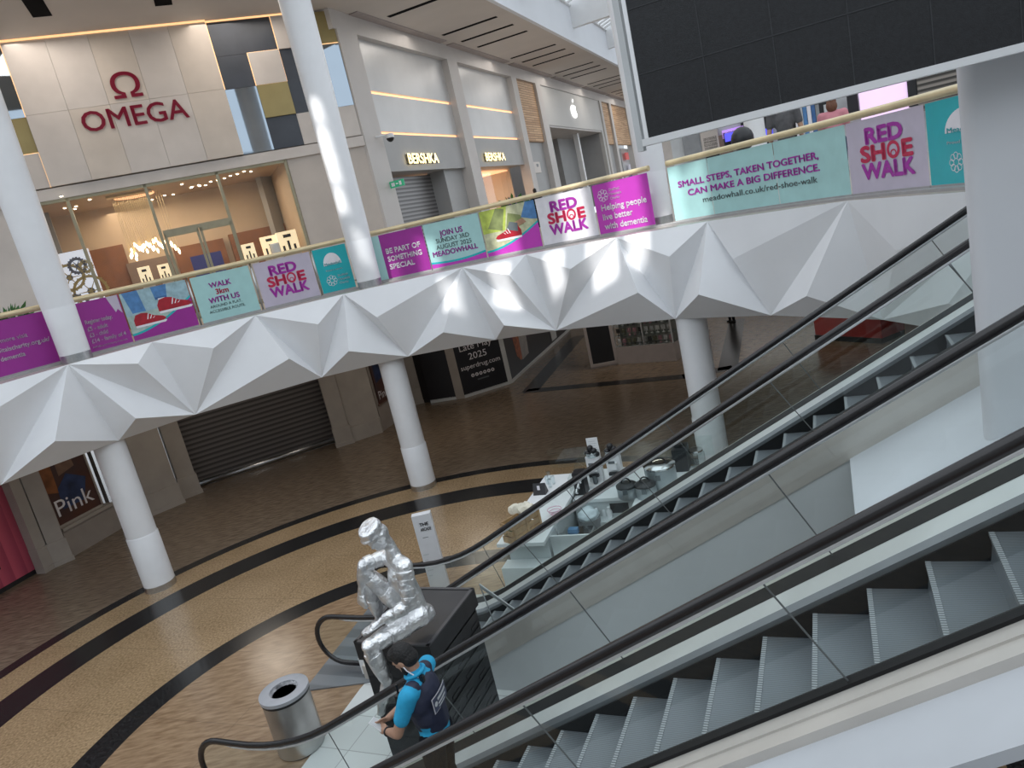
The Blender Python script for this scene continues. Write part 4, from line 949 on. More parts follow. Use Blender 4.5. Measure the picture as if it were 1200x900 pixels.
# ------------------------------------------------------------------ continuous bodies from tapered limbs
def fused(mb, voxel, sm=6, dec=None, fac=.5):
    me = mb.mesh('tmp'); ob = bpy.data.objects.new('tmp', me); COL.objects.link(ob)
    r = ob.modifiers.new('r', 'REMESH'); r.mode = 'VOXEL'; r.voxel_size = voxel
    s = ob.modifiers.new('s', 'SMOOTH'); s.iterations = sm; s.factor = fac
    if dec: d = ob.modifiers.new('d', 'DECIMATE'); d.ratio = dec
    dg = bpy.context.evaluated_depsgraph_get(); me2 = bpy.data.meshes.new_from_object(ob.evaluated_get(dg))
    bpy.data.objects.remove(ob); bpy.data.meshes.remove(me)
    out = MB(); out.v = [v.co.copy() for v in me2.vertices]; out.f = [tuple(p.vertices) for p in me2.polygons]; bpy.data.meshes.remove(me2); return out
def chain(mb, pts):                      # [(P, r), ...]
    for (a, ra), (b, rb) in zip(pts, pts[1:]): mb.cap(a, ra, b, rb)
    return mb
def basis(f, up):                        # columns: forward, left, up
    f = V(f).normalized(); u = V(up); l = u.cross(f).normalized(); u = f.cross(l).normalized()
    return Matrix((f, l, u)).transposed()
# ------------------------------------------------------------------ silver sculpture
M['foil'] = mat('silver_foil', (.92,.93,.95), .30, .95, nz=(7,.08), bump=(24,.85))
def foil_crumple(o, amp=.013):
    pass
SZ = .12
st = thing('sculpture', 'silver foil-covered seated figure with bowed head on the black plinth', 'sculpture', E(4.4, 5.65, zp))
hip = E(4.36, 5.62, 2.05+SZ); nf = V(E(4.56,5.02,0)-E(4.37,5.6,0)).normalized()
lat = UP.cross(nf).normalized()
FB = basis(nf, UP)
S = MB()
chest = E(4.345, 5.51, 2.64+SZ); neck = E(4.345, 5.485, 2.87+SZ)
pel = hip
S.ell(pel, .135, .17, .13, FB); S.ell(pel-nf*.06-UP*.03, .13, .165, .105, FB)
S.cap(pel+UP*.06, .125, pel+UP*.30+nf*.01, .105); S.cap(pel+UP*.28+nf*.01, .11, chest-UP*.10, .13)
S.ell(chest-UP*.10, .12, .165, .20, FB); S.ell(chest+UP*.08, .09, .175, .09, FB)
hd = basis((nf*.84-UP*.54), UP*.84+nf*.54)
hc = E(4.395, 5.385, 3.095+SZ)
chain(S, [(neck-UP*.06, .085), (neck+UP*.04+nf*.01, .066), (hc-hd@V((.03,0,.09)), .06)])
S.ell(hc, .128, .098, .135, hd); S.ell(hc+hd@V((.055,0,-.085)), .062, .062, .075, hd)
S.ell(hc+hd@V((.122,0,-.035)), .024, .016, .036, hd); S.ell(hc+hd@V((.10,0,-.105)), .022, .035, .012, hd); S.ell(hc+hd@V((.108,0,.012)), .02, .07, .014, hd)
for s in (-1, 1): S.ell(hc+hd@V((-.01, s*.098, -.02)), .028, .012, .04, hd)
sA = E(4.185, 5.40, 2.735+SZ); sB = E(4.52, 5.58, 2.74+SZ)
eA = E(4.17, 5.30, 2.36+SZ); hA = E(4.47, 5.18, 2.25+SZ)
chain(S, [(chest+UP*.09, .085), (sA, .088)]); chain(S, [(chest+UP*.09, .085), (sB, .085)])
chain(S, [(sA, .088), (sA.lerp(eA,.4), .080), (eA, .062)]); chain(S, [(eA, .064), (eA.lerp(hA,.35), .062), (hA, .040)])
eB = E(4.66, 5.37, 2.765+SZ); hB = E(4.75, 5.33, 2.47+SZ)
chain(S, [(sB, .085), (sB.lerp(eB,.5), .072), (eB, .060)]); chain(S, [(eB, .062), (eB.lerp(hB,.35), .058), (hB, .038)])
def hand(mb, w, d, side, r=.017, L=.13):
    d = V(d).normalized(); s = V(side).normalized(); n_ = d.cross(s)
    mb.cap(w, r*2.0, w+d*L*.55, r*2.4)
    for i in range(4):
        b = w+d*L*.65+s*(i-1.5)*r*1.9; ln = L*(.62,.72,.68,.5)[i]
        chain(mb, [(w+d*L*.3+s*(i-1.5)*r*1.4, r*1.1), (b, r), (b+d*ln*.6-n_*r*.6, r*.9), (b+d*ln-n_*r*2, r*.7)])
    chain(mb, [(w+d*L*.15-s*r*2, r*1.1), (w+d*L*.5-s*r*4.2, r), (w+d*L*.85-s*r*4.4, r*.8)])
hand(S, hA, E(4.62,5.12,2.13)-E(4.50,5.17,2.20), UP*.3-nf, .017, .15)
hand(S, hB, -UP+nf*.15, lat, .017, .14)
kA = E(4.57, 5.03, 2.06+SZ); aA = E(4.67, 5.22, 1.49+SZ); tA = E(4.79, 5.14, 1.16+SZ)
hAp = pel+(E(4.2,5.5,0)-E(4.36,5.62,0)).normalized()*.085
chain(S, [(hAp, .115), (hAp.lerp(kA,.35), .108), (kA, .078)]); S.ell(kA+nf*.01, .082, .082, .086)
chain(S, [(kA, .078), (kA.lerp(aA,.32)-nf*-.02, .082), (aA, .050)]); chain(S, [(aA-(tA-aA)*.12, .055), (aA.lerp(tA,.6), .058), (tA, .04)])
kB = E(4.68, 5.38, 2.67+SZ); aB = E(4.82, 5.58, 2.0+SZ); tB = E(4.96, 5.45, 1.90+SZ)
hBp = pel+(E(4.5,5.66,0)-E(4.36,5.62,0)).normalized()*.085
chain(S, [(hBp, .115), (hBp.lerp(kB,.4), .105), (kB, .076)]); S.ell(kB, .080, .080, .080)
chain(S, [(kB, .076), (kB.lerp(aB,.32), .080), (aB, .050)]); chain(S, [(aB-UP*.02, .052), (tB, .04)])
body = fused(S, .013, 3, .22)
random.seed(11)
for v in body.v: v += mnoise.noise_vector(v*8)*.009 + mnoise.noise_vector(v*22)*.008
bo = body.build('figure', M['foil'], st, 30)
# flat-topped cap with a peak
pk = MB(); pk.lathe(hc+hd@V((.0,0,.055)), [(.118,0),(.128,.05),(.122,.088),(.09,.10)], 22, hd.col[2]); pk.ell(hc+hd@V((.085,0,.075)), .075, .10, .024, hd)
pk2 = fused(pk, .011, 1, .4)
for v in pk2.v: v += mnoise.noise_vector(v*14)*.006
pk2.build('cap', M['foil'], st, 30)
# wrapped foil shells around the limbs and trunk, each its own part
def shell(a, b, t0, t1, r0, r1, name='foil_shell', k=16):
    a, b = V(a), V(b); p, q = a.lerp(b, t0), a.lerp(b, t1); d = (b-a).normalized(); x = d.orthogonal().normalized(); y = d.cross(x); m_ = MB()
    rings = []
    for t, r_ in ((0,r0*.93),(.06,r0),(.5,(r0+r1)/2*1.02),(.94,r1),(1,r1*.93)): rings.append([p.lerp(q, t)+(x*cos(2*pi*i/k)+y*sin(2*pi*i/k))*r_ for i in range(k)])
    m_.loft(rings)
    for v in m_.v: v += mnoise.noise_vector(v*15)*.011
    m_.build(name, M['foil'], st, 35)
for i in range(4): shell(sA, eA, .12+.22*i, .12+.22*i+.19, .092-.006*i, .088-.006*i)
for i in range(2): shell(eA, hA, .15+.4*i, .5+.4*i, .072-.012*i, .066-.012*i)
for i in range(2): shell(sB, eB, .2+.4*i, .55+.4*i, .084, .076)
shell(hAp, kA, .30, .62, .118, .104); shell(hAp, kA, .66, .90, .100, .088); shell(kA, aA, .16, .52, .092, .086); shell(kA, aA, .56, .86, .080, .064)
shell(hBp, kB, .30, .60, .116, .104); shell(hBp, kB, .64, .90, .100, .088); shell(kB, aB, .16, .5, .090, .084); shell(kB, aB, .55, .86, .078, .064)
# ------------------------------------------------------------------ litter bin
bc = V((-3.70, 8.24, 0)); 
pb0, pb1 = atz(315,888,0), atz(372,862,0); 
bn = thing('litter_bin', 'round brushed steel litter bin with a grey rim on the granite floor', 'litter bin', bc)
M['binst'] = mat('brushed_bin_steel', (.50,.49,.48), .34, .95, nz=(1.2,.2)); M['rim'] = mat('grey_rim', (.42,.43,.46), .4, .2); M['liner'] = mat('bin_liner', (.55,.55,.57), .3, nz=(9,.4), bump=(14,.9))
rb = .30; hb = .80
MB().lathe(bc, [(rb,0.02),(rb,hb)], 40).build('drum', M['binst'], bn, 40)
MB().lathe(bc, [(rb-.02,0),(rb-.02,.03)], 40).build('foot_ring', M['black'], bn, 40)
ri = [(rb+.014,hb),(rb+.014,hb+.045),(rb-.01,hb+.055),(rb*.60,hb+.05),(rb*.58,hb+.02),(rb*.58,hb)]
rings = [[bc+V((r_*cos(2*pi*k/40), r_*sin(2*pi*k/40), z)) for k in range(40)] for r_, z in ri+[ri[0]]]
MB().loft(rings, True, False).build('rim', M['rim'], bn, 40)
MB().lathe(bc, [(rb+.008,hb-.035),(rb+.008,hb)], 40).build('rim_band', M['black'], bn, 40)  # black band round the drum just below the rim
ln = []
for z, r_ in ((hb+.045,.61),(hb+.0,.52),(hb-.08,.50),(hb-.16,.44),(hb-.24,.30),(hb-.25,.05)):
    ln.append([bc+V((rb*(r_+.035*sin(k*3.1+z*9))*cos(2*pi*k/36), rb*(r_+.035*sin(k*3.1+z*9))*sin(2*pi*k/36), z)) for k in range(36)])
MB().loft(ln, True, False).build('bin_liner', M['liner'], bn, True, recalc=False)
# ------------------------------------------------------------------ white totem sign
tb = atz(507,690,0)
ts = thing('totem_sign', 'slim white totem sign standing on the floor behind the silver sculpture', 'sign', atz(516,692,0))
M['totem'] = mat('white_totem', (.72,.72,.74), .45, nz=(3,.04))
tl, tr = atz(505.5,693,0), atz(527,688,0); ax_ = (tr-tl); ax_.z = 0; W_ = ax_.length; ax_.normalize(); bk = V((-ax_.y, ax_.x, 0))
def tp(x, z): # height of the top from the picture
    d = ray(486,605); kq = math.hypot(tl.x, tl.y)/math.hypot(d.x, d.y); return ZC+d.z*kq
ht = tp(0,0); print('totem height', ht, 'width', W_)
MB().box(tl, ax_*W_, bk*.14, UP*ht).build('panel', M['totem'], ts)
A = Art(lambda x, y, d: tl+ax_*x-bk*(.001+d)+UP*y)
A.text('THE', W_*.3, ht-.20, W_*.26, 'inkb', .03); A.text('ARCADE', W_*.3, ht-.29, W_*.24, 'inkb', .03, 'l', W_*.56); A.rect(W_*.3, ht-.42, W_*.6, ht-.41, 'inkg', 'caption')
for q in range(5): A.rect(W_*.1, ht*.2+q*.1, W_*(.3+.1*(q % 3)), ht*.2+q*.1+.02, 'lgrey', 'pattern')
A.build(ts)
# ------------------------------------------------------------------ people
M['skin'] = mat('skin', (.42,.24,.16), .5, nz=(8,.06)); M['hair'] = mat('black_hair', (.010,.009,.009), .6, nz=(60,.3), bump=(80,.5)); M['polo'] = mat('blue_polo', (.02,.36,.62), .75, nz=(14,.08)); M['vest'] = mat('navy_vest', (.018,.022,.05), .6, nz=(12,.1)); M['trou'] = mat('black_trousers', (.008,.009,.014), .85, spec=.2); M['shoe'] = mat('black_shoe', (.012,.012,.012), .35); M['eye'] = mat('dark_eye', (.02,.015,.01), .2); M['beard'] = mat('black_beard', (.015,.012,.011), .8, bump=(90,.4))
def figure(name, lab, base, f, J, cols, hairstyle='short', beard=False, vox=.011, group=None, detail=True):
    """J: joints in (forward, left, up) metres from the point on the ground"""
    Bm = basis(f, UP); P = lambda a: base + Bm @ V(a)
    t = thing(name, lab, 'person', base, 0, group)
    hc_, hf = J['head'], J.get('look', (1,0,-.5))
    H_ = basis(Bm @ V(hf), Bm @ V((-hf[2], 0, hf[0])))
    hcw = P(hc_)
    b = MB()
    b.ell(hcw, .098, .076, .112, H_); b.ell(hcw+H_@V((.030,0,-.062)), .062, .058, .062, H_)
    b.ell(hcw+H_@V((.100,0,-.018)), .020, .014, .026, H_); b.ell(hcw+H_@V((.088,0,-.068)), .014, .026, .012, H_); b.ell(hcw+H_@V((.085,0,.022)), .016, .05, .012, H_)
    for s in (-1, 1): b.ell(hcw+H_@V((-.005, s*.078, -.012)), .022, .010, .032, H_)
    chain(b, [(P(J['neck']), .058), (hcw+H_@V((-.02,0,-.07)), .054)])
    for s in 'LR':
        sh, el, wr = P(J['sh'+s]), P(J['el'+s]), P(J['wr'+s])
        chain(b, [(sh, .05), (el, .043)]); chain(b, [(el, .043), (el.lerp(wr,.3), .042), (wr, .027)])
        hd_ = Bm @ V(J.get('hd'+s, (0,0,-1))); hand(b, wr, hd_, Bm @ V(J.get('pl'+s, (1,0,0))), .0095, .10)
    chain(b, [(P(J['neck']), .055), (P(J['neck'])-UP*.15, .08)])
    for s in 'LR': chain(b, [(P(J['neck'])-UP*.12, .06), (P(J['sh'+s]), .05)])
    fused(b, .0075 if detail else vox, 3).build('body', cols['skin'], t, True)
    for s in (-1, 1): MB().ell(hcw+H_@V((.089, s*.032, .0)), .010, .013, .008, H_, 8, 6).build('eye', M['eye'], t, True)
    h = MB()
    h.ell(hcw+H_@V((-.018,0,.030)), .100, .085, .104, H_)
    if hairstyle == 'short':
        h.ell(hcw+H_@V((-.045,0,-.02)), .072, .080, .075, H_); h.ell(hcw+H_@V((.04,0,.075)), .055, .068, .05, H_)
    else:
        h.ell(hcw+H_@V((-.05,0,-.06)), .075, .095, .11, H_)
    fused(h, .009, 2).build('hair', cols['hair'], t, True)
    if beard:
        q = MB(); q.ell(hcw+H_@V((.040,0,-.085)), .056, .060, .048, H_)
        for s in (-1, 1): q.cap(hcw+H_@V((.03, s*.060, -.07)), .022, hcw+H_@V((.0, s*.072, -.02)), .014)
        fused(q, .008, 2).build('beard', M['beard'], t, True)
    pe, nk = P(J['pel']), P(J['neck']); ch = pe.lerp(nk, .62)
    def torso(g, zlo=-.02):
        q = MB(); q.ell(pe+UP*.02, .115+g, .165+g, .12, Bm); q.cap(pe+UP*.06, .13+g, ch-UP*.05, .14+g)
        q.ell(pe+UP*.16, .115+g, .155+g, .16, Bm); q.ell(ch+UP*.02, .125+g, .185+g, .19, Bm)
        for s in 'LR': chain(q, [(ch+UP*.12, .085+g), (P(J['sh'+s]), .072+g*.5)])
        return q
    q = torso(0)
    for s in 'LR':
        sh, el = P(J['sh'+s]), P(J['el'+s]); chain(q, [(sh, .074), (sh.lerp(el, .60), .064)])
    chain(q, [(nk-UP*.03, .075), (nk+UP*.025, .066)])
    fused(q, vox, 4).build('shirt', cols['shirt'], t, True)
    q = MB()
    for s in 'LR':
        hp, kn, an = P(J['hp'+s]), P(J['kn'+s]), P(J['an'+s]); chain(q, [(hp, .105), (hp.lerp(kn,.4), .095), (kn, .07)]); chain(q, [(kn, .07), (kn.lerp(an,.4), .07), (an, .055)])
    q.ell(pe-UP*.03, .118, .160, .12, Bm)
    fused(q, vox, 4).build('trousers', cols['trousers'], t, True)
    for s in 'LR':
        an = P(J['an'+s]); d_ = Bm @ V((1,0,0)); q = MB(); q.cap(an-UP*.045-d_*.05, .042, an-UP*.05+d_*.14, .036); q.ell(an-UP*.02, .05, .045, .055)
        fused(q, .01, 2).build('shoe', cols['shoes'], t, True)
    return t, P, Bm, torso
gz = 2.626-.1915*7
gb_ = E(3.24, 4.0, gz)
gf = DH*1.0-NN*.12
J = dict(head=(.095,0,1.585), look=(.84,0,-.54), neck=(.035,0,1.44), shL=(.03,.195,1.385), shR=(.03,-.195,1.385),
         elL=(.17,.25,1.10), wrL=(.36,.10,.99), elR=(.20,-.22,1.10), wrR=(.40,-.02,1.02), hdL=(.9,-.45,-.1), plL=(.3,.5,-.8), hdR=(.8,.5,-.2), plR=(.3,-.4,-.8),
         pel=(0,0,.92), hpL=(0,.09,.90), hpR=(0,-.09,.90), knL=(.03,.11,.49), knR=(.05,-.10,.49), anL=(-.03,.11,.09), anR=(.0,-.10,.09))
g, GP, GB, gtor = figure('person', 'man in blue polo and navy vest looking at a phone on the near escalator', gb_, gf, J,
    dict(skin=M['skin'], hair=M['hair'], shirt=M['polo'], trousers=M['trou'], shoes=M['shoe']), 'short', True)
# vest over the polo
q = MB(); pe, nk = GP(J['pel']), GP(J['neck']); ch = pe.lerp(nk, .62)
q.ell(pe+UP*.20, .128, .170, .15, GB); q.cap(pe+UP*.12, .142, ch-UP*.05, .156); q.ell(ch+UP*.02, .142, .196, .185, GB)
for s in (-1, 1): q.cap(ch+GB@V((.0,s*.07,.10)), .085, GP((.02, s*.125, 1.395)), .068)
vest_ob = fused(q, .011, 4).build('vest', M['vest'], g, True)
# back label on the vest
M['label'] = mat('vest_label', (.06,.07,.12), .5); bl = Art(lambda x, y, d: ch + GB @ V((-.150-d+.30*(abs(x))**2*-.0 + .9*x*x, -x, y-.02)), .03)
bl.rect(-.125, -.055, .125, .075, 'inkw', 'border', .0); bl.rect(-.118, -.048, .118, .068, M['label'], 'print', .004)
for q_, (x0_, x1_, y_) in enumerate(((-.06,.095,.022),(-.06,.075,-.012),(-.06,.05,-.034))): bl.rect(x0_, y_, x1_, y_+(.022,.016,.010)[q_], 'lgrey', 'faint_lines', .006)
bl.disc(-.088, .012, .020, 'lgrey', 'badge', .006)
bl.build(vest_ob)
# earpiece, radio, collar mic, phone
MB().tube([GP((.075,.078,1.57)), GP((.045,.085,1.53)), GP((.01,.075,1.49)), GP((-.02,.06,1.45))], .005, 6).build('earpiece_wire', M['inkw'], g, True)
MB().cbox(GP((-.045,.05,1.435)), .03, .03, .055, GB.col[0], GB.col[1], GB.col[2]).build('collar_clip', M['black'], g)
MB().cbox(GP((.175,.10,1.28)), .03, .055, .11, GB.col[0], GB.col[1], GB.col[2]).build('radio', M['black'], g); MB().cyl(GP((.175,.085,1.33)), GP((.175,.085,1.41)), .009, 8).build('radio_aerial', M['black'], g)
cl_ = MB(); cl_.tube([GP((.035+.075*cos(a), .078*sin(a), 1.462-.02*cos(a))) for a in [2*pi*i/20 for i in range(21)]], .016, 8, cap=False); cl_.build('collar', M['polo'], g, True)
ph_ = thing('phone', 'pale phone held by the man in the blue polo', 'phone', GP((.46,.03,1.0)))
MB().cbox(GP((.465,.045,1.0)), .15, .075, .012, (GB@V((.8,-.1,.55))).normalized(), (GB@V((.1,1,0))).normalized(), (GB@V((-.55,0,.8))).normalized()).build('case', M['white'], ph_)
MB().cbox(GP((.463,.045,1.008)), .135, .065, .004, (GB@V((.8,-.1,.55))).normalized(), (GB@V((.1,1,0))).normalized(), (GB@V((-.55,0,.8))).normalized()).build('screen', M['lgrey'], ph_)
# wristwatch
w0, w1 = GP(J['elL']), GP(J['wrL']); bp_ = w0.lerp(w1, .93); d_ = (w1-w0).normalized(); x_ = d_.orthogonal().normalized(); y_ = d_.cross(x_)
MB().tube([bp_+x_*.032*cos(2*pi*k/14)+y_*.032*sin(2*pi*k/14) for k in range(15)], .008, 6, cap=False).build('wristband', M['black'], g, True)
JS = dict(head=(.03,0,1.60), look=(1,0,-.1), neck=(.0,0,1.44), shL=(0,.19,1.39), shR=(0,-.19,1.39), elL=(-.02,.24,1.10), wrL=(.06,.22,.86), elR=(-.02,-.24,1.10), wrR=(.06,-.22,.86),
          pel=(0,0,.92), hpL=(0,.09,.90), hpR=(0,-.09,.90), knL=(.02,.10,.49), knR=(.02,-.10,.49), anL=(0,.11,.09), anR=(.0,-.11,.09))
M['brown_hair'] = mat('brown_hair', (.16,.06,.03), .6, nz=(50,.2)); M['hoodie'] = mat('grey_hoodie', (.10,.095,.10), .85, nz=(9,.1)); M['pinktop'] = mat('pink_top', (.62,.24,.28), .8); M['denim'] = mat('denim', (.04,.06,.12), .8)
def far_person(px, py, D, zfl, lab, cols, hs, hgt=1.72, f=None):
    d = ray(px, py); k = D/math.hypot(d.x, d.y); p = C0+d*k; base = V((p.x, p.y, zfl))
    fw = f or V((p.x, p.y, 0)).normalized()
    Js = {a: tuple(q*hgt/1.72 for q in b) if a not in ('look',) else b for a, b in JS.items()}
    return figure('person', lab, base, fw, Js, cols, hs, False, .016, None, False)
sk_ = M['skin']
far_person(975, 129, 14.6, ZF, 'woman with brown hair and a pink top beyond the right gallery handrail', dict(skin=sk_, hair=M['brown_hair'], shirt=M['pinktop'], trousers=M['denim'], shoes=M['shoe']), 'long', 1.62)
far_person(917, 129, 14.3, ZF, 'person in a grey hooded top seen from behind beyond the right gallery handrail', dict(skin=sk_, hair=M['hoodie'], shirt=M['hoodie'], trousers=M['denim'], shoes=M['shoe']), 'short', 1.90)
far_person(627, 226, 33, ZF, 'distant dark-haired walker on the gallery below the notice board', dict(skin=sk_, hair=M['hair'], shirt=M['trou'], trousers=M['trou'], shoes=M['shoe']), 'short', 1.70)
q = atz(858, 377, 0)
far_person(858, 377, math.hypot(q.x, q.y), 0, 'person in dark trousers under the gallery, right of the round column', dict(skin=sk_, hair=M['hair'], shirt=M['hoodie'], trousers=M['trou'], shoes=M['shoe']), 'short', 1.72, V((-.8,-.3,0)))
# ------------------------------------------------------------------ food stall behind the far escalator
M['counter'] = mat('white_counter', (.82,.84,.85), .3, nz=(2,.02)); M['counterside'] = mat('grey_white_front', (.62,.65,.66), .45, nz=(2,.03)); M['chrome'] = mat('chrome', (.75,.76,.77), .12, 1); M['clear'] = glass('clear_plastic', (.88,.92,.93), .10, .5)
M['crate'] = mat('pale_crate_wood', (.42,.27,.13), .65, nz=(12,.15)); M['leafg'] = mat('green_leaf', (.06,.20,.05), .6, nz=(20,.2)); M['greymetal'] = mat('grey_pot', (.38,.42,.44), .3, .5, nz=(4,.06))
ko = atz(582, 638.5, .95); k1 = atz(637, 560, .95)
KE1 = V((k1.x-ko.x, k1.y-ko.y, 0)).normalized(); KE1 = V((sin(R(22.5)), cos(R(22.5)), 0)); KE2 = V((KE1.y, -KE1.x, 0))
ko = V((ko.x, ko.y, 0))
def KP(a, b, z): return ko + KE1*a + KE2*b + UP*z
def kpx(x, y, z): q = atz(x, y, z)-ko; return q.dot(KE1), q.dot(KE2)
ks = thing('stall_counter', 'white U-shaped food stall counter behind the far escalator', 'counter', KP(1.2,.5,0), -R(22.5))
bw = kpx(634.5, 641, .95)[1]; bl_ = 2.75
def kbox(a0, a1, b0, b1, z0, z1, mb=None): mb = mb or MB(); return mb.box(KP(a0,b0,z0), KE1*(a1-a0), KE2*(b1-b0), UP*(z1-z0))
kbox(0, bl_, 0, bw, .90, .96).build('counter_top', M['counter'], ks)
kbox(.30, bl_, .04, bw-.05, 0, .90).build('base', M['counterside'], ks)
kbox(0, .29, -.02, 1.35, 0, .52).build('low_step', M['counter'], ks)
kbox(1.72, bl_+.35, bw, bw+1.15, .80, .86).build('back_worktop', M['counter'], ks)
kbox(1.76, bl_+.3, bw, bw+1.1, 0, .80).build('back_base', M['counterside'], ks)
kbox(1.74, 1.755, bw+.65, bw+.98, .56, .74).build('shelf_opening', M['dark'], ks)
kbox(.7, 2.9, bw+1.15, bw+2.6, .80, .86).build('side_worktop', M['counter'], ks); kbox(.75, 2.9, bw+1.2, bw+2.6, 0, .80).build('side_base', M['counterside'], ks)
kbox(.30, .34, bw+.0, bw+1.2, 0, .90).build('front_panel', M['counterside'], ks)
kbox(.34, 1.1, bw, bw+.5, .62, .66).build('sink_shelf', M['chrome'], ks)
gl = MB(); gl.poly([KP(bl_+.35,.0,.96), KP(bl_+.35,3.2,.96), KP(bl_+.35,3.2,1.35), KP(bl_+.35,.0,1.35)]); gl.build('glass_screen', M['pane'], ks, recalc=False)
gl = MB(); gl.poly([KP(1.75,bw-.02,.96), KP(bl_+.3,bw-.02,.96), KP(bl_+.3,bw-.02,1.35), KP(1.75,bw-.02,1.28)]); gl.build('glass_screen', M['pane'], ks, recalc=False)
# things on the counter
def on(x, y, z): q = atz(x, y, z); return V((q.x, q.y, z))
def crate(p, lab):
    t = thing('wooden_crate', lab, 'crate', p, -R(22.5))
    cl = V((sin(R(50)), cos(R(50)), 0)); cw = V((cl.y, -cl.x, 0)); p = p-cw*.13
    L, W_, H_ = .62, .26, .34
    for k_ in range(3):
        z = .02+.115*k_
        for s in (0, 1): MB().box(p+cw*(s*W_)-cl*L/2+UP*z, cl*L, cw*.015, UP*.085).build('slat', M['crate'], t)
        for s in (-1, 1): MB().box(p+cl*(s*L/2)+UP*z, cl*.015, cw*W_, UP*.085).build('slat', M['crate'], t)
    for s in (-1, 0, 1): MB().box(p+cl*(s*(L/2-.03))+cw*(W_+.012), cl*.04, cw*.018, UP*.34).build('batten', M['crate'], t)
    MB().box(p-cl*L/2+UP*.0, cl*L, cw*W_, UP*.02).build('bottom_board', M['crate'], t)
crate(on(613,627,.96), 'pale slatted wooden crate on the white stall counter')
cp = on(603, 631, .96)
ct = thing('paper_napkins', 'crumpled cream paper spilling from the wooden crate', 'paper', cp+UP*.33+KE1*.25)
cm_ = MB(); cm_.ell(cp+UP*.36+KE1*.35+KE2*.08, .22, .12, .09); cq = fused(cm_, .03, 1)
for v in cq.v: v += mnoise.noise_vector(v*11)*.05
M['paper'] = mat('cream_paper', (.74,.70,.58), .7); cq.build('paper_sheet', M['paper'], ct)
pg = on(600, 624, 1.1); pp = thing('herb_bunch', 'small bunch of green leaves beside the wooden crate', 'plant', pg)
lf = MB(); random.seed(4)
for i in range(40):
    d_ = V((random.uniform(-1,1), random.uniform(-1,1), random.uniform(.1,1))).normalized(); q = pg+d_*random.uniform(.03,.12); s_ = d_.orthogonal().normalized()*.025; lf.poly([q-s_, q+d_*.05, q+s_, q-d_*.02])
lf.build('leaves', M['leafg'], pp, recalc=False)
# menu stand, cups, paper sign
mn = on(634, 578, .96); ms = thing('menu_stand', 'small black tent menu with a white figure on the stall counter', 'menu', mn)
MB().prism([mn-KE1*.09-KE2*.12, mn+KE1*.09-KE2*.12, mn-KE2*.12+UP*.2], KE2*.24).build('card', M['inkb'], ms)
MB().box(mn-KE1*.05-KE2*.03+UP*.09, -KE1*.01+UP*.0, KE2*.05, UP*.08).build('print', M['inkw'], ms)
c0_ = None
for x, y in ((642,567),(645,571),(649,567),(644,562)):
    p = on(x, y, .96)
    if c0_ is None: c0_ = tag(MB().lathe(p, [(.030,0),(.042,.15),(.042,.16)], 14).build('drinking_cup', M['clear'], smooth=40), 'clear plastic cup stack on the white stall counter', 'cup', 'clear cup stacks on the stall counter')
    else: dup(c0_, p)
# two fruit press machines
def press(x, y, lab):
    p = on(x, y, .86); t = thing('juice_press', lab, 'juice press', p, -R(22.5))
    MB().box(p-KE1*.14-KE2*.13, KE1*.28, KE2*.26, UP*.06).build('base', M['white'], t)
    MB().box(p+KE1*.02-KE2*.13+UP*.06, KE1*.14, KE2*.26, UP*.50).build('housing', M['white'], t)
    MB().box(p-KE1*.08-KE2*.075+UP*.30, KE1*.1, KE2*.15, UP*.12).build('drive_head', M['white'], t)
    MB().box(p-KE1*.085-KE2*.06+UP*.43, -KE1*.006, KE2*.12, UP*.05).build('name_plate', M['inkg'], t)
    MB().box(p-KE1*.08-KE2*.09+UP*.20, KE1*.06, KE2*.18, UP*.05).build('tray', M['dark'], t); MB().cyl(p-KE1*.05+UP*.07, p-KE1*.05+UP*.22, .045, 12).build('cup_holder', M['inkg'], t)
    for dx, dz in ((-.07,.62),(.05,.66),(-.01,.72),(.09,.60)): MB().ell(p+KE1*.05+KE2*dx+UP*dz, .06, .06, .06).build('black_ball', M['black'], t, True)
    MB().lathe(p+KE1*.06+UP*.55, [(.10,0),(.14,.10),(.145,.1),(.10,.0)], 16).build('hopper', M['clear'], t, True)
press(700, 569, 'left white juice press with black balls in its hopper, on the back worktop')
press(723, 567, 'right white juice press with black balls in its hopper, next to the kettles')
p = on(683, 577, .86); t = thing('drinks_dispenser', 'black and chrome dispenser at the corner of the stall counter', 'dispenser', p)
MB().box(p-KE1*.12-KE2*.10, KE1*.24, KE2*.2, UP*.42).build('body', M['black'], t); 
for q in range(3): MB().cyl(p-KE1*.13-KE2*(.05-.05*q)+UP*(.12+.1*q), p-KE1*.2-KE2*(.05-.05*q)+UP*(.08+.1*q), .03, 10).build('spout', M['chrome'], t)
p = on(697, 534, 1.25); t = thing('paper_notice', 'white printed paper notice standing above the juice presses', 'notice', on(696,548,.86))
w_ = atz(703,533,1.25)-atz(690,534.5,1.25); w_.z = 0
MB().box(p-w_/2, w_, KE1*.012, UP*.36).build('sheet', M['white'], t); MB().cyl(on(696,548,.86), p+UP*.02, .012, 8).build('stem', M['steel'], t)
ti = MB()
for q in range(6): ti.box(p-w_*.35+UP*(.06+.045*q)-KE1*.002, w_*(.7-.1*(q % 2)), KE1*.001, UP*.012)
ti.build('print', M['lgrey'], t)
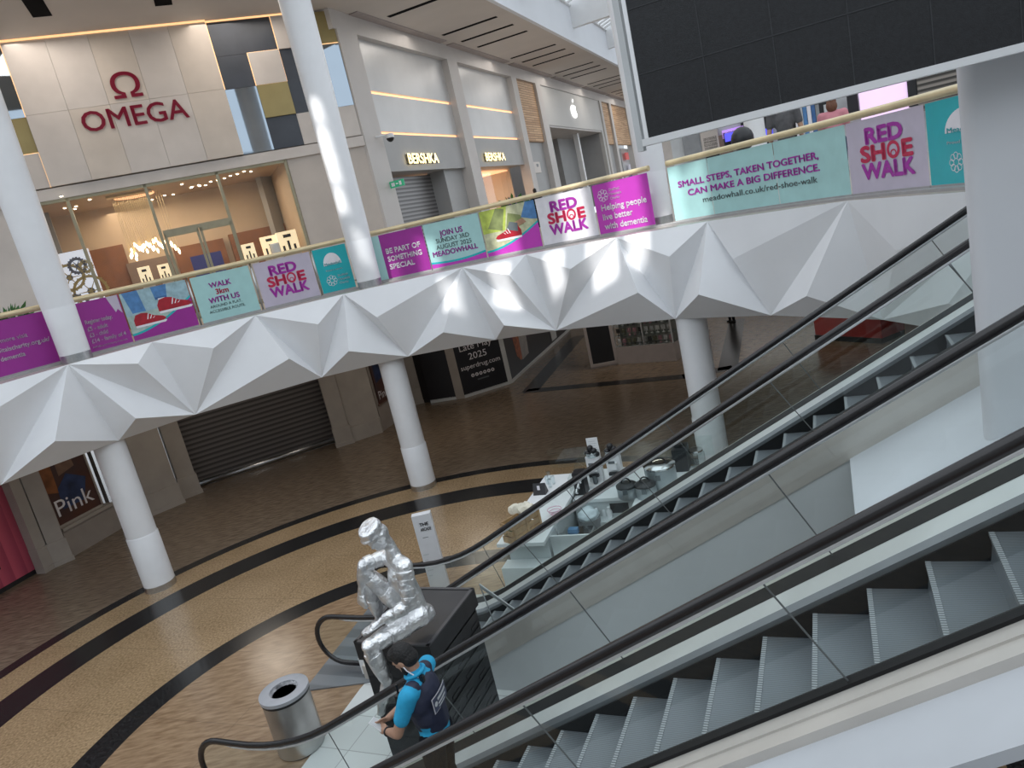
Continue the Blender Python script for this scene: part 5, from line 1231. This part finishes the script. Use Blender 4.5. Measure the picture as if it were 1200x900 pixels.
# kettles and pots
def kettle(x, y, z, r, h, lab):
    p = on(x, y, z); p.z = .86; t = thing('insulated_pot', lab, 'pot', p)
    MB().lathe(p, [(r*.94,0),(r,.02),(r,h),(r*.96,h+.01)], 28).build('body', M['greymetal'], t, 40)
    MB().lathe(p+UP*(h+.01), [(r*1.03,0),(r*1.03,.03),(r*.8,.06),(r*.3,.075),(r*.25,.075)], 28).build('lid', M['chrome'] if r > .2 else M['dark'], t, 40)
    MB().tube([p+UP*(h+.07)+KE2*(r*.45*cos(a))+UP*(.09*sin(a)) for a in [pi*i/10 for i in range(11)]], .013, 8).build('handle', M['black'], t, True)
    MB().box(p-KE1*(r+.012)-KE2*.04+UP*h*.62, KE1*.02, KE2*.08, UP*.09).build('control', M['inkg'], t)
kettle(773, 549, 1.22, .27, .40, 'large round pot with a shiny steel lid on the stall side worktop')
kettle(735, 573, 1.0, .18, .18, 'small pot with black lid and handle, left one in front of the large pot')
kettle(757, 573, 1.0, .18, .20, 'small pot with black lid and handle, right one in front of the large pot')
p = on(800, 548, .86); t = thing('black_appliance', 'black boxy appliance behind the large pot', 'appliance', p); MB().box(p-KE1*.2-KE2*.12, KE1*.4, KE2*.26, UP*.42).build('body', M['dark'], t); MB().lathe(p+UP*.42, [(.1,0),(.09,.06)], 16).build('cap', M['black'], t, 40)
p = on(818, 545, .86); t = thing('glass_jar', 'wide clear jar at the right end of the stall', 'jar', p); MB().lathe(p, [(.13,0),(.15,.05),(.15,.24),(.12,.28)], 20).build('vessel', M['clear'], t, True); MB().lathe(p+UP*.28, [(.13,0),(.13,.03)], 20).build('lid', M['chrome'], t, 40)
# bits inside the stall
p = on(690, 616, .0); p = V((p.x,p.y,0)); q = kpx(690, 606, .6); p = KP(q[0], q[1], 0)
t = thing('storage_tub', 'grey tub with a clear ice-filled bag inside the stall', 'tub', p)
MB().lathe(p, [(.17,0),(.20,.55),(.205,.6)], 24).build('tub_body', M['grey'], t, 40)
im = MB(); im.ell(p+UP*.64, .2, .2, .13); iq = fused(im, .035, 1)
for v in iq.v: v += mnoise.noise_vector(v*10)*.04
M['ice'] = mat('pale_ice', (.62,.70,.74), .25); iq.build('ice_bag', M['ice'], t, True)
q = kpx(708, 600, .6); p = KP(q[0], q[1], 0)
t = thing('stool', 'small white shelf unit with bottles beside the grey tub', 'shelf unit', p); MB().box(p-KE1*.2-KE2*.25, KE1*.4, KE2*.5, UP*.5).build('carcass', M['counterside'], t)
bt_ = None
for dx, dy in ((-.12,-.05),(-.02,.08),(.1,-.02)):
    b_p = p+KE2*dx+KE1*dy+UP*.5
    if bt_ is None: bt_ = tag(MB().lathe(b_p, [(.05,0),(.05,.12),(.02,.17),(.025,.2)], 14).build('bottle', M['vase'], smooth=40), 'white bottle on the small shelf unit inside the stall', 'bottle', 'white bottles inside the stall')
    else: dup(bt_, b_p)
q = kpx(655, 612, .7); p = KP(q[0], q[1], .66)
t = thing('potted_herb', 'small green herb plant at the sink inside the stall', 'plant', p); MB().lathe(p, [(.05,0),(.065,.1)], 14).build('pot', M['white'], t, 40)
lf = MB()
for i in range(50):
    d_ = V((random.uniform(-1,1), random.uniform(-1,1), random.uniform(.2,1))).normalized(); g_ = p+UP*.1+d_*random.uniform(.02,.13); s_ = d_.orthogonal().normalized()*.025; lf.poly([g_-s_, g_+d_*.05, g_+s_, g_-d_*.02])
lf.build('leaves', M['leafg'], t, recalc=False)
q = kpx(653, 626, .7); p = KP(q[0], q[1], .66); t = thing('water_tap', 'chrome tap at the little sink inside the stall', 'tap', p)
MB().tube([p, p+UP*.2, p+UP*.24-KE1*.05, p+UP*.22-KE1*.12], .014, 8).build('spout', M['chrome'], t, True); MB().cyl(p+UP*.05, p+UP*.05+KE2*.08, .012, 8).build('lever', M['chrome'], t)
q = kpx(665, 622, .7); p = KP(q[0], q[1], .66); tag(MB().box(p, KE1*.12, KE2*.16, UP*.05).build('sponge_box', mat('blue_cloth', (.10,.22,.38), .7)), 'small blue box beside the stall sink', 'box')
p = on(651, 603, .96); t = thing('pink_bowl', 'pale pink wire bowl at the right end of the wooden crate', 'bowl', p); M['pinkw'] = mat('pale_pink', (.70,.45,.55), .5)
for z, r_ in ((.02,.07),(.06,.10),(.1,.12)): MB().tube([p+UP*z+V((r_*cos(2*pi*k/16), r_*sin(2*pi*k/16), 0)) for k in range(17)], .008, 6, cap=False).build('wire_ring', M['pinkw'], t, True)
# ------------------------------------------------------------------ lower shop fronts under the gallery
M['stone'] = mat('taupe_stone', (.33,.29,.26), .6, nz=(2,.06)); M['stone2'] = mat('taupe_stone_light', (.40,.36,.32), .6, nz=(2,.05)); M['shut'] = stripes('lower_shutter_slats', (.20,.18,.17), (.085,.078,.075), 2, 6.5, .35, .6, .3, .5)
M['pinks'] = stripes('pink_stripes', (.60,.10,.16), (.42,.06,.11), 0, 3.1, .5, 0, .6)
HL = ZF-.5
def F(x, y): q = atz(x, y, 0); return V((q.x, q.y, 0))
ws = sbase('wall_lower')
def seg(a, b, z0, z1, th, m, name='wall_panel', par=ws, off=0):
    d = (b-a).normalized(); n_ = V((-d.y, d.x, 0))
    if n_.dot(a) < 0: n_ = -n_
    return MB().box(a+n_*off+UP*z0, b-a, n_*th, UP*(z1-z0)).build(name, M[m] if isinstance(m, str) else m, par)
def pilaster(a, b, m='stone2', dep=.5):
    seg(a, b, 0, HL, dep, m, 'pilaster'); d = (b-a).normalized(); n_ = V((-d.y, d.x, 0)); n_ = -n_ if n_.dot(a) > 0 else n_
    MB().box(a-d*.03+n_*.05, (b-a)+d*.06, -n_*.3, UP*.62).build('pilaster_base', M[m], ws); MB().box(a-d*.05+n_*.08, (b-a)+d*.1, -n_*.3, UP*.12).build('pilaster_plinth', M[m], ws)
a = F(0, 697); b_ = F(48, 669); a = a+(a-b_)*2.5
hoard = thing('striped_hoarding', 'pink vertically striped hoarding at the far left of the lower level', 'hoarding', (a+b_)/2, math.atan2((b_-a).y, (b_-a).x))
d = (b_-a).normalized(); n_ = V((-d.y, d.x, 0))
MB().box(a+UP*.12, b_-a, n_*.2, UP*(HL-.12)).build('board', M['pinks'], hoard); MB().box(a+n_*.02, b_-a, n_*.2, UP*.12).build('skirting', M['dark'], hoard)
MB().box(b_-d*1.0-n_*.02+UP*.55, d*.14, n_*.02, UP*.25).build('vent', M['dark'], hoard)
pilaster(F(53,671), F(64,664.5)); pilaster(F(65.5,664), F(85,655.5))
wa, wb_ = F(85,653), F(143,619)
seg(wa, wb_, 0, .75, .4, 'stone'); seg(wa, wb_, .75, HL, .1, 'inkb', off=.35)
dd = (wb_-wa).normalized(); nn_ = V((-dd.y, dd.x, 0)); nn_ = -nn_ if nn_.dot(wa) > 0 else nn_
MB().box(wa+UP*.72+nn_*.05, wb_-wa, -nn_*.3, UP*.08).build('window_sill', M['stone2'], ws)
# poster in the dark window
po = thing('poster', 'dark window poster with cursive white lettering behind the leftmost lower column', 'poster', wa+dd*.6)
M['posterd'] = mat('dark_photo', (.05,.035,.04), .35, nz=(1.6,.5), col2=(.10,.035,.02)); M['frameb'] = mat('brown_frame', (.20,.13,.10), .5)
pa, pb2 = wa+dd*.02, wa+dd*1.42
MB().box(pa+UP*.85-nn_*.12, pb2-pa, -nn_*.05, UP*3.2).build('board', M['posterd'], po)
for p, v, s in ((pa,dd*.05,UP*3.3),(pb2-dd*.05,dd*.05,UP*3.3),(pa,pb2-pa,UP*.06)): MB().box(p+UP*.80-nn_*.10, v, -nn_*.05, s).build('frame', M['stone2'], po)
A = Art(lambda x, y, d_: pa+dd*x+UP*(.85+y)-nn_*(.12-.004-d_))
M['ph1'] = mat('photo_orange', (.25,.09,.03), .4, nz=(3,.3)); M['ph2'] = mat('photo_blue', (.03,.05,.13), .4, nz=(3,.3)); M['ph3'] = mat('photo_flesh', (.22,.13,.09), .4, nz=(3,.2))
A.poly([(.05,.9),(.35,.8),(.4,2.4),(.05,2.6)], 'ph1', 'photo'); A.poly([(.3,.35),(.95,.35),(1.2,.9),(.7,1.2),(.35,.9)], 'ph2', 'photo', .004); A.poly([(.5,1.2),(1,1.3),(.9,2.4),(.5,2.3)], 'ph3', 'photo', .0045)
A.text('Pink', .12, .22, .62, 'inkw', -.004, 'l', 1.1); A.build(po)
seg(wa+dd*1.6, wb_, .8, HL, .15, 'stone', off=.1)
rs_ = thing('notice_sign', 'small red square sign in the window left of the leftmost lower column', 'sign', wa+dd*1.75+UP*1.0); MB().box(wa+dd*1.7+UP*1.0+nn_*.0, dd*.28, -nn_*.03, UP*.36).build('plate', mat('dull_red', (.30,.03,.05), .5), rs_)
pilaster(F(179,604), F(215,589)); pilaster(F(216,584.5), F(236,577))
# big roller shutter
sa, sb_ = F(233,571), F(395,517.5)
ds = sbase('door_3')
seg(sa, sb_, .16, HL, .1, 'shut', 'shutter', ds); d2_ = (sb_-sa).normalized()
MB().tube([sa+UP*.10, sb_+UP*.10], .10, 10).build('bottom_bar', M['steel'], ds, True)
pilaster(F(396,524), F(414,518.5)); seg(F(414,518), F(449,506), 0, HL, .5, 'stone2'); seg(F(450,505), F(464,494.5), 0, HL, .3, 'stone')
MB().box(F(414,518)-V((0,.06,0)), F(449,506)-F(414,518), V((.02,.3,0)), UP*.5).build('pilaster_base', M['stone2'], ws)
r0, r1 = F(450,505), F(464,494.5); rd = (r1-r0).normalized(); rn = V((rd.y, -rd.x, 0))
p2 = thing('poster', 'tall dark poster with cursive lettering just left of the middle lower column', 'poster', r0+rd*.2)
MB().box(r0+rd*.1+UP*.9+rn*.02, rd*.75, rn*.04, UP*3).build('board', M['posterd'], p2); MB().box(r0+rd*.05+UP*.85+rn*.01, rd*.85, rn*.04, UP*.06).build('frame', M['frameb'], p2)
A = Art(lambda x, y, d_: r0+rd*(.1+x)+UP*(.9+y)+rn*(.065+d_)); A.poly([(.1,.7),(.6,.8),(.55,2),(.15,1.8)], 'ph2', 'photo'); A.text('Pink', .06, .14, .4, 'inkw', -.004, 'l', .62); A.build(p2)
pilaster(F(480,476), F(497,471.5)); seg(F(464,494), F(482,476), 0, HL, .3, 'stone')
seg(F(497,472), F(506,471.5), 0, HL, .3, 'inkb')
# black hoarding with white dividers
hd2 = thing('shop_hoarding', 'black shop hoarding with white web address and pale dividers', 'hoarding', F(560,462))
h0, h1, h2, h3, h4 = F(505,472.5), F(535,468), F(545,466.5), F(596,450.5), F(601,448.5)
h5 = F(668,387)
M['hob'] = mat('hoarding_black', (.012,.012,.016), .35)
def hseg(a, b, z0, z1, m, nm, th=.06): 
    d = (b-a).normalized(); n_ = V((-d.y, d.x, 0)); n_ = -n_ if n_.dot(a) < 0 else n_
    return MB().box(a+UP*z0, b-a, n_*th, UP*(z1-z0)).build(nm, M[m], hd2)
hseg(h0, h1, .1, HL, 'hob', 'black_board'); hseg(h1, h2, 0, HL, 'stone2', 'divider'); hseg(h2, h3, .1, HL, 'hob', 'black_board'); hseg(h3, h4, 0, HL, 'lgrey', 'divider'); hseg(h4, h5, .14, HL, 'hob', 'black_board')
for a, b in ((h0,h1),(h2,h3),(h4,h5)): hseg(a, b, 0, .12, 'lgrey', 'skirting', .04)
hd_ = (h3-h2).normalized(); hn = V((hd_.y, -hd_.x, 0)); WH = (h3-h2).length
A = Art(lambda x, y, d_: h2+hd_*x+UP*y+hn*(.004+d_))
A.text('Late May', WH*.48, 1.66, .34, 'inkw', 0, 'c', WH*.72); A.text('2025', WH*.48, 1.30, .34, 'inkw', 0, 'c', WH*.40); A.text('superdrug.com', WH*.5, .98, .25, 'inkw', 0, 'c', WH*.88)
for q in range(6): A.disc(WH*(.28+.09*q), .72, .062, 'inkw', 'icon'); A.disc(WH*(.28+.09*q), .72, .028, 'hob', 'icon', .006)
A.rect(WH*.36, .50, WH*.62, .55, 'inkg', 'faint_line'); A.build(hd2)
h6 = (h5-h4).normalized(); hn6 = V((h6.y, -h6.x, 0))
A = Art(lambda x, y, d_: h4+h6*(x*.85+.1)+UP*(y*.55+.2)+hn6*(.004+d_))
M['ph4'] = mat('photo_red_hair', (.42,.12,.05), .4, nz=(5,.3)); M['ph5'] = mat('photo_pale_top', (.45,.43,.42), .5, nz=(5,.1)); M['ph6'] = mat('photo_purple_hair', (.12,.03,.10), .5)
A.poly([(1.1,1.0),(1.5,.55),(2.1,.7),(2.8,1.6),(3.0,3.6),(2.4,4.2),(1.4,4.2),(.9,3.2)], 'ph4', 'photo'); A.poly([(1.7,.5),(2.7,.6),(2.9,2.6),(2.6,3.2),(2.0,3.2),(1.8,2.4)], 'ph5', 'photo', .005); A.poly([(3.0,1.6),(3.4,2.4),(3.3,3.8),(2.9,3.8)], 'ph6', 'photo', .004); A.poly([(.5,2.6),(1.0,2.2),(1.1,3.2),(.7,3.6)], 'ph6', 'photo', .004)
A.build(hd2)
pn_ = atp(650, 397, h4, hn6)
ho = thing('paper_notice', 'small white notice on the black hoarding near its far end', 'notice', pn_); MB().box(pn_-h6*.5+hn6*.01, h6*.8, hn6*.02, UP*.45).build('sheet', M['lgrey'], ho)
# walls closing the lower level further back
seg(F(668,387), V((12,44,0)), 0, HL, .3, 'beige'); seg(V((12,44,0)), V((26,30,0)), 0, HL, .3, 'beige')
# ------------------------------------------------------------------ market kiosk with goods
k0_, k1_, k2_ = F(693,433), F(725,427), F(793,422.5)
kk = thing('market_kiosk', 'white market kiosk with glass shelves of small goods under the gallery', 'kiosk', (k0_+k2_)/2)
kd = (k2_-k1_).normalized(); kn = V((-kd.y, kd.x, 0)); kn = kn if kn.dot(k1_) > 0 else -kn; kL = (k2_-k1_).length
M['kiw'] = mat('kiosk_white', (.50,.45,.44), .45, nz=(3,.04)); M['kib'] = mat('kiosk_back', (.42,.42,.38), .5)
e0 = (k1_-k0_).normalized(); en = V((-e0.y, e0.x, 0)); en = en if en.dot(k0_) > 0 else -en; eL = (k1_-k0_).length
MB().box(k0_, e0*eL, en*.9, UP*.06).build('end_plinth', M['kiw'], kk)
for q in (0, eL-.1): MB().box(k0_+e0*q, e0*.1, en*.5, UP*3.2).build('end_post', M['kiw'], kk)
MB().box(k0_+e0*.1+UP*.16+en*.05, e0*(eL-.2), en*.05, UP*3.0).build('dark_panel', M['inkb'], kk); MB().box(k0_+e0*.1+UP*.0, e0*(eL-.2), en*.1, UP*.16).build('end_rail', M['kiw'], kk)
MB().box(k1_, kd*kL, kn*.7, UP*.62).build('cabinet', M['kiw'], kk); MB().box(k1_+kn*.5+UP*.62, kd*kL, kn*.1, UP*2.2).build('shelf_back', M['kib'], kk)
for z in (.62, .98, 1.34, 1.70): MB().box(k1_+UP*z, kd*kL, kn*.5, UP*.02).build('shelf', M['clear'], kk)
for q in (0, .5, .98): MB().box(k1_+kd*kL*q+UP*.62, kd*.04, kn*.04, UP*1.5).build('shelf_post', M['steelL'], kk)
MB().box(k1_+UP*2.05-kn*.02, kd*kL, kn*.5, UP*.9).build('header', M['kiw'], kk)
A = Art(lambda x, y, d_: k1_+kd*x+UP*(2.05+y)-kn*(.025+d_)); M['pk'] = mat('pink_header', (.60,.32,.42), .5)
A.rect(kL*.38, .1, kL*.66, .6, 'inkw'); A.rect(kL*.69, .1, kL*.99, .6, 'pk'); A.ring(kL*.14, .35, .26, .03, 'inkb', 'emblem'); A.ring(kL*.24, .3, .18, .03, 'inkb', 'emblem'); A.poly([(kL*.12,.1),(kL*.2,.3),(kL*.28,.5),(kL*.2,.4)], 'inkb', 'emblem'); A.build(kk)
random.seed(9); g0 = {}
gm = [mat('trinket_%s' % n, c, .4) for n, c in (('dark',(.04,.04,.04)),('silver',(.5,.5,.5)),('olive',(.15,.15,.10)),('white',(.65,.65,.65)),('rose',(.45,.25,.28)))]
for z, nq in ((.64,11),(1.0,10),(1.36,10)):
    for q in range(nq):
        p = k1_+kd*kL*(q+.6)/(nq+.3)+kn*.16+UP*z; mi = random.randrange(5); key = mi
        if key not in g0:
            t = MB(); t.lathe(p, [(.05,0),(.05,.02),(.012,.03),(.012,.1)], 10); t.cbox(p+UP*.17, .13, .03, .15, kd, kn); t.ell(p+UP*.19-kn*.02, .04, .02, .05)
            g0[key] = tag(t.build('trinket_stand', gm[mi]), 'small trinket on a little stand on the kiosk glass shelves', 'trinket', 'trinkets on the kiosk shelves')
        else: dup(g0[key], p)
# red stall seen through the far escalator glass
f0, f1 = F(955,398), F(1033,403)
rk = thing('red_stall', 'red counter stall on the lower floor seen through the far escalator glass', 'stall', (f0+f1)/2)
M['redst'] = mat('stall_red', (.50,.06,.06), .45, nz=(3,.06)); fd = (f1-f0).normalized(); fn_ = V((-fd.y, fd.x, 0)); fn_ = fn_ if fn_.dot(f0) > 0 else -fn_; fL = (f1-f0).length
MB().box(f0, fd*fL, fn_*1.2, UP*.15).build('plinth', M['dark'], rk); MB().box(f0+fn_*.05+UP*.15, fd*fL, fn_*1.1, UP*.85).build('counter', M['redst'], rk); MB().box(f0-fd*.05+UP*1.0, fd*(fL+.1), fn_*1.2, UP*.05).build('counter_top', M['redst'], rk)
for q in (.1, .9): MB().box(f0+fd*fL*q+fn_*.5+UP*1.05, fd*.05, fn_*.05, UP*1.6).build('post', M['dark'], rk)
wd = thing('wooden_cabinet', 'brown wooden cabinet right of the red stall, behind the escalator glass', 'cabinet', F(1062,404))
g_ = F(1062,404); MB().box(g_, fd*1.6, fn_*.6, UP*1.6).build('carcass', M['crate'], wd)
for q in (.03,.55,1.07): MB().box(g_+fd*q+UP*.1-fn_*.02, fd*.5, fn_*.02, UP*1.4).build('door', M['frameb'], wd)
# ------------------------------------------------------------------ shops beyond the right part of the gallery
NS = 24.0
wr = sbase('wall_right')
def ER(u0, u1, z0, z1, n0, n1, m, nm, par=wr): return MB().box(E(u0, n0, z0), DH*(u1-u0), NN*(n1-n0), UP*(z1-z0)).build(nm, M[m] if isinstance(m, str) else m, par)
ER(4.2, -22, ZF, 12, NS, NS+.3, 'lgrey', 'wall_panel')
ER(4.2, -22, ZF+3.3, 12, NS-1.2, NS, 'white', 'bulkhead_panel')
M['lilacl'] = mat('lit_lilac_screen', (.8,.6,.85), .5, emit=(.85,.62,.9), es=.7); M['bluel'] = mat('lit_blue_sign', (.05,.05,.5), .5, emit=(.12,.12,.9), es=.9); M['violetl'] = mat('lit_violet_sign', (.5,.25,.7), .5, emit=(.6,.35,.85), es=.6); M['aqual'] = mat('pale_aqua_wall', (.50,.62,.63), .5)
def shop_px(x0, y0, x1, y1, m, nm, n=NS-.15, lab=None, cat=None, th=.12):
    ym, xm = (y0+y1)/2, (x0+x1)/2; a = (un(atn(x0,ym,n))[0], 0, un(atn(xm,y1,n))[2]); c = (un(atn(x1,ym,n))[0], 0, un(atn(xm,y0,n))[2]); t = thing(nm, lab, cat, E((a[0]+c[0])/2, n, a[2])) if lab else wr
    return MB().box(E(a[0], n, a[2]), DH*(c[0]-a[0]), NN*th, UP*(c[2]-a[2])).build('panel' if lab else nm, M[m], t), t
shop_px(800,187,822,150,'grey','wall_panel'); shop_px(820,182,842,142,'beige','wall_panel')
shop_px(826,190,842,160,'inkb','display_stand', lab='dark rack of goods at the left below the black screen', cat='rack')
shop_px(843,183,858,157,'frameb','display_stand', lab='brown framed display beside the blue lit sign', cat='display')
shop_px(846,160,872,150,'violetl','lit_sign', lab='violet lit sign strip just under the black screen', cat='sign')
shop_px(848,175,871,153,'inkb','wall_panel'); 
o_, t_ = shop_px(849,164,872,154,'bluel','lit_sign', n=NS-.3, lab='small blue lit sign in the dark shop beyond the right gallery', cat='sign')
shop_px(870,183,880,138,'dark','wall_panel'); shop_px(893,178,905,136,'dark','wall_panel')
shop_px(894,162,906,150,'bluel','display_stand', n=NS-.3, lab='blue and pink lit display right of the round white pillar', cat='display'); 
for x, m_ in ((932,'inkw'),(937,'lgrey'),(942,'p_jean'),(947,'inkw'),(952,'p_jeand'),(957,'grey'),(962,'inkb'),(967,'lgrey')): 
    shop_px(x, 160, x+4.5, 122, m_, 'garment', n=NS-.5, th=.25, lab=None)
shop_px(926,160,972,118,'dark','wall_panel')
shop_px(993,135,1006,108,'inkb','wall_panel', n=NS-.4); shop_px(1007,135,1066,97,'lilacl','lit_screen', n=NS-.6, lab='big pale lilac lit advertising screen below the black video screen', cat='screen')
shop_px(1064,125,1075,92,'inkb','wall_panel', n=NS-.7)
M['slat2'] = stripes('grey_louvre', (.30,.27,.24), (.06,.055,.05), 2, 7, .4, .4, .3); shop_px(1075,125,1135,80,'slat2','louvre_panel', n=NS-.75)
a_ = un(atn(887,170,20.5)); MB().lathe(E(a_[0],20.5,ZF), [(.25,0),(.25,7)], 24).build('wall_column', M['white'], wr, 40)
ps_ = atn(870,163,17); dsq = MB(); dsq.ell(ps_, .24, .24, .26); dsq.lathe(V((ps_.x,ps_.y,ZF)), [(.28,0),(.28,.04),(.05,.08),(.05,ps_.z-ZF)], 16); tag(dsq.build('bar_chair', M['inkb'], smooth=40), 'dark rounded tub chair on a stem just beyond the right gallery handrail', 'chair')
# planters on the gallery
def bush(p, r, n, lab, seed, flowers=None):
    t = thing('potted_plant', lab, 'plant', p); random.seed(seed); lf = MB(); fl = MB()
    MB().lathe(p, [(r*.55,0),(r*.7,.75),(r*.72,.8)], 18).build('planter', M['grey'], t, 40)
    for i in range(n):
        d_ = V((random.gauss(0,1), random.gauss(0,1), random.uniform(-.1,1.3))).normalized(); q = p+UP*.8+d_*r*random.uniform(.3,1.1); s_ = d_.cross(V((random.random(),random.random(),random.random()))).normalized()*r*.12
        (fl if flowers and i % 9 == 0 else lf).poly([q-s_, q+d_*r*.25, q+s_, q-d_*r*.08])
    lf.build('leaves', M['leafg'], t, recalc=False)
    if flowers: fl.build('flowers', flowers, t, recalc=False)
def gal(x, y, D): d = ray(x, y); k = D/math.hypot(d.x, d.y); p = C0+d*k; return V((p.x, p.y, ZF))
bush(gal(600,228,27), .62, 260, 'leafy potted plant with purple flowers on the gallery in front of the lit display window', 2, mat('purple_flower', (.20,.12,.35), .6))
bush(gal(8,366,19.5), .55, 240, 'leafy potted plant with pale flowers on the gallery at the far left edge', 6, M['lgrey'])
# ------------------------------------------------------------------ light
sc = bpy.context.scene
w = bpy.data.worlds.new('World'); sc.world = w; w.use_nodes = True
bg = w.node_tree.nodes['Background']; bg.inputs[0].default_value = (.86,.93,1,1); bg.inputs[1].default_value = 1.4
def area(name, loc, rot, sx, sy, e, col=(1,1,1), spread=180):
    l = bpy.data.lights.new(name, 'AREA'); l.shape = 'RECTANGLE'; l.size = sx; l.size_y = sy; l.energy = e; l.color = col; l.spread = R(spread)
    o = bpy.data.objects.new(name, l); COL.objects.link(o); o.location = loc; o.rotation_euler = rot; return o
def spot(name, src, dst, ang, e, col=(1,.98,.95), blend=.25, size=.15):
    l = bpy.data.lights.new(name, 'SPOT'); l.energy = e; l.spot_size = R(ang); l.spot_blend = blend; l.color = col; l.shadow_soft_size = size
    o = bpy.data.objects.new(name, l); COL.objects.link(o); o.location = src; o.rotation_euler = (V(dst)-V(src)).to_track_quat('-Z', 'Y').to_euler()
    # a rectangular beam, like light through a roof pane
    l.use_nodes = True; nt = l.node_tree; em = nt.nodes['Emission']; tc = nt.nodes.new('ShaderNodeTexCoord'); sp = nt.nodes.new('ShaderNodeSeparateXYZ'); nt.links.new(tc.outputs['Normal'], sp.inputs[0])
    prev = None; h = math.tan(R(ang)/2)*.72
    for k, (ax, sk) in enumerate(((0, .0), (1, .35))):
        dv = nt.nodes.new('ShaderNodeMath'); dv.operation = 'DIVIDE'; nt.links.new(sp.outputs[ax], dv.inputs[0]); nt.links.new(sp.outputs[2], dv.inputs[1])
        ab = nt.nodes.new('ShaderNodeMath'); ab.operation = 'ABSOLUTE'; nt.links.new(dv.outputs[0], ab.inputs[0])
        mr = nt.nodes.new('ShaderNodeMapRange'); mr.inputs['From Min'].default_value = h*.80*(.75 if k == 0 else 1.1); mr.inputs['From Max'].default_value = h*1.0*(.75 if k == 0 else 1.1); mr.inputs['To Min'].default_value = 1; mr.inputs['To Max'].default_value = 0
        nt.links.new(ab.outputs[0], mr.inputs['Value'])
        if prev is None: prev = mr.outputs[0]
        else:
            mu = nt.nodes.new('ShaderNodeMath'); mu.operation = 'MULTIPLY'; nt.links.new(prev, mu.inputs[0]); nt.links.new(mr.outputs[0], mu.inputs[1]); nt.links.new(mu.outputs[0], em.inputs['Strength'])
    return o
# shop interiors
q = OM(-5.5, 3.6, 2.0); area('shop_light', q, (0,0,0), 5, 2.5, 130, (1,.80,.58))
q = BE(11.8, 2.8, 2.2); area('shop_light', q, (0,0,0), 3, 2, 120, (1,.75,.5))
# added area lamps filling the gallery below its ceiling, without fittings
for t in (4, 12, 20, 28, 38): q = CE_(t, -1.8, zc-.1); area('gallery_fill', q, (0,0,0), 2.5, 2.5, 55, (1,.93,.85))
for x, y in ((-9,18.5),(-5,20.5)): area('gallery_fill', (x,y,zc-.1), (0,0,0), 2.5, 2.5, 60, (1,.9,.8))
for p in ((-8,18),(-2,21),(4,24),(9,22),(6,30)): area('underside_fill', (p[0],p[1],4.4), (0,0,0), 1.2, 1.2, 42, (1,.9,.78))  # area lamps added as fill under the gallery slab
# spot lamps added to lay sun patches on fascia, panels and column
sun = V((.30,.62,-.72)).normalized()
def beam(x, y, r, ang, e, blend=.2):
    e = e*4; ang = ang*1.35
    p = cyl_hit(x, y, r); src = p - sun*22; spot('sun_patch_spot', src, p, ang, e, blend=blend, size=.12)
for x, y, r, ang, e in ((590,335,7.55,1.9,9000),(652,318,7.55,1.7,9000),(706,300,7.55,2.4,9000),(745,278,7.6,1.8,9000),(527,345,7.5,1.6,7000),(500,300,8.4,1.8,6000),(590,275,8.4,2.2,7000),(735,235,8.4,2.6,7000),(670,245,8.4,2.4,7000),(775,215,8.1,2.2,9000),(812,225,8.4,2.2,5000),(455,318,8.4,1.5,4000)): beam(x, y, r, ang, e)
for x, y, ang, e in ((395,185,1.6,8000),(404,215,1.5,8000),(412,250,1.4,7000),(388,150,1.3,7000)):
    p = atp(x, y, PB_, V((PB_.x,PB_.y,0)).normalized()); spot('sun_patch_spot', p-sun*22, p, ang, e*4.5, size=.1)
sc.view_settings.view_transform = 'Standard'; sc.view_settings.look = 'None'; sc.view_settings.exposure = 0; sc.view_settings.gamma = 1
sc.cycles.transparent_max_bounces = 24; sc.cycles.max_bounces = 8
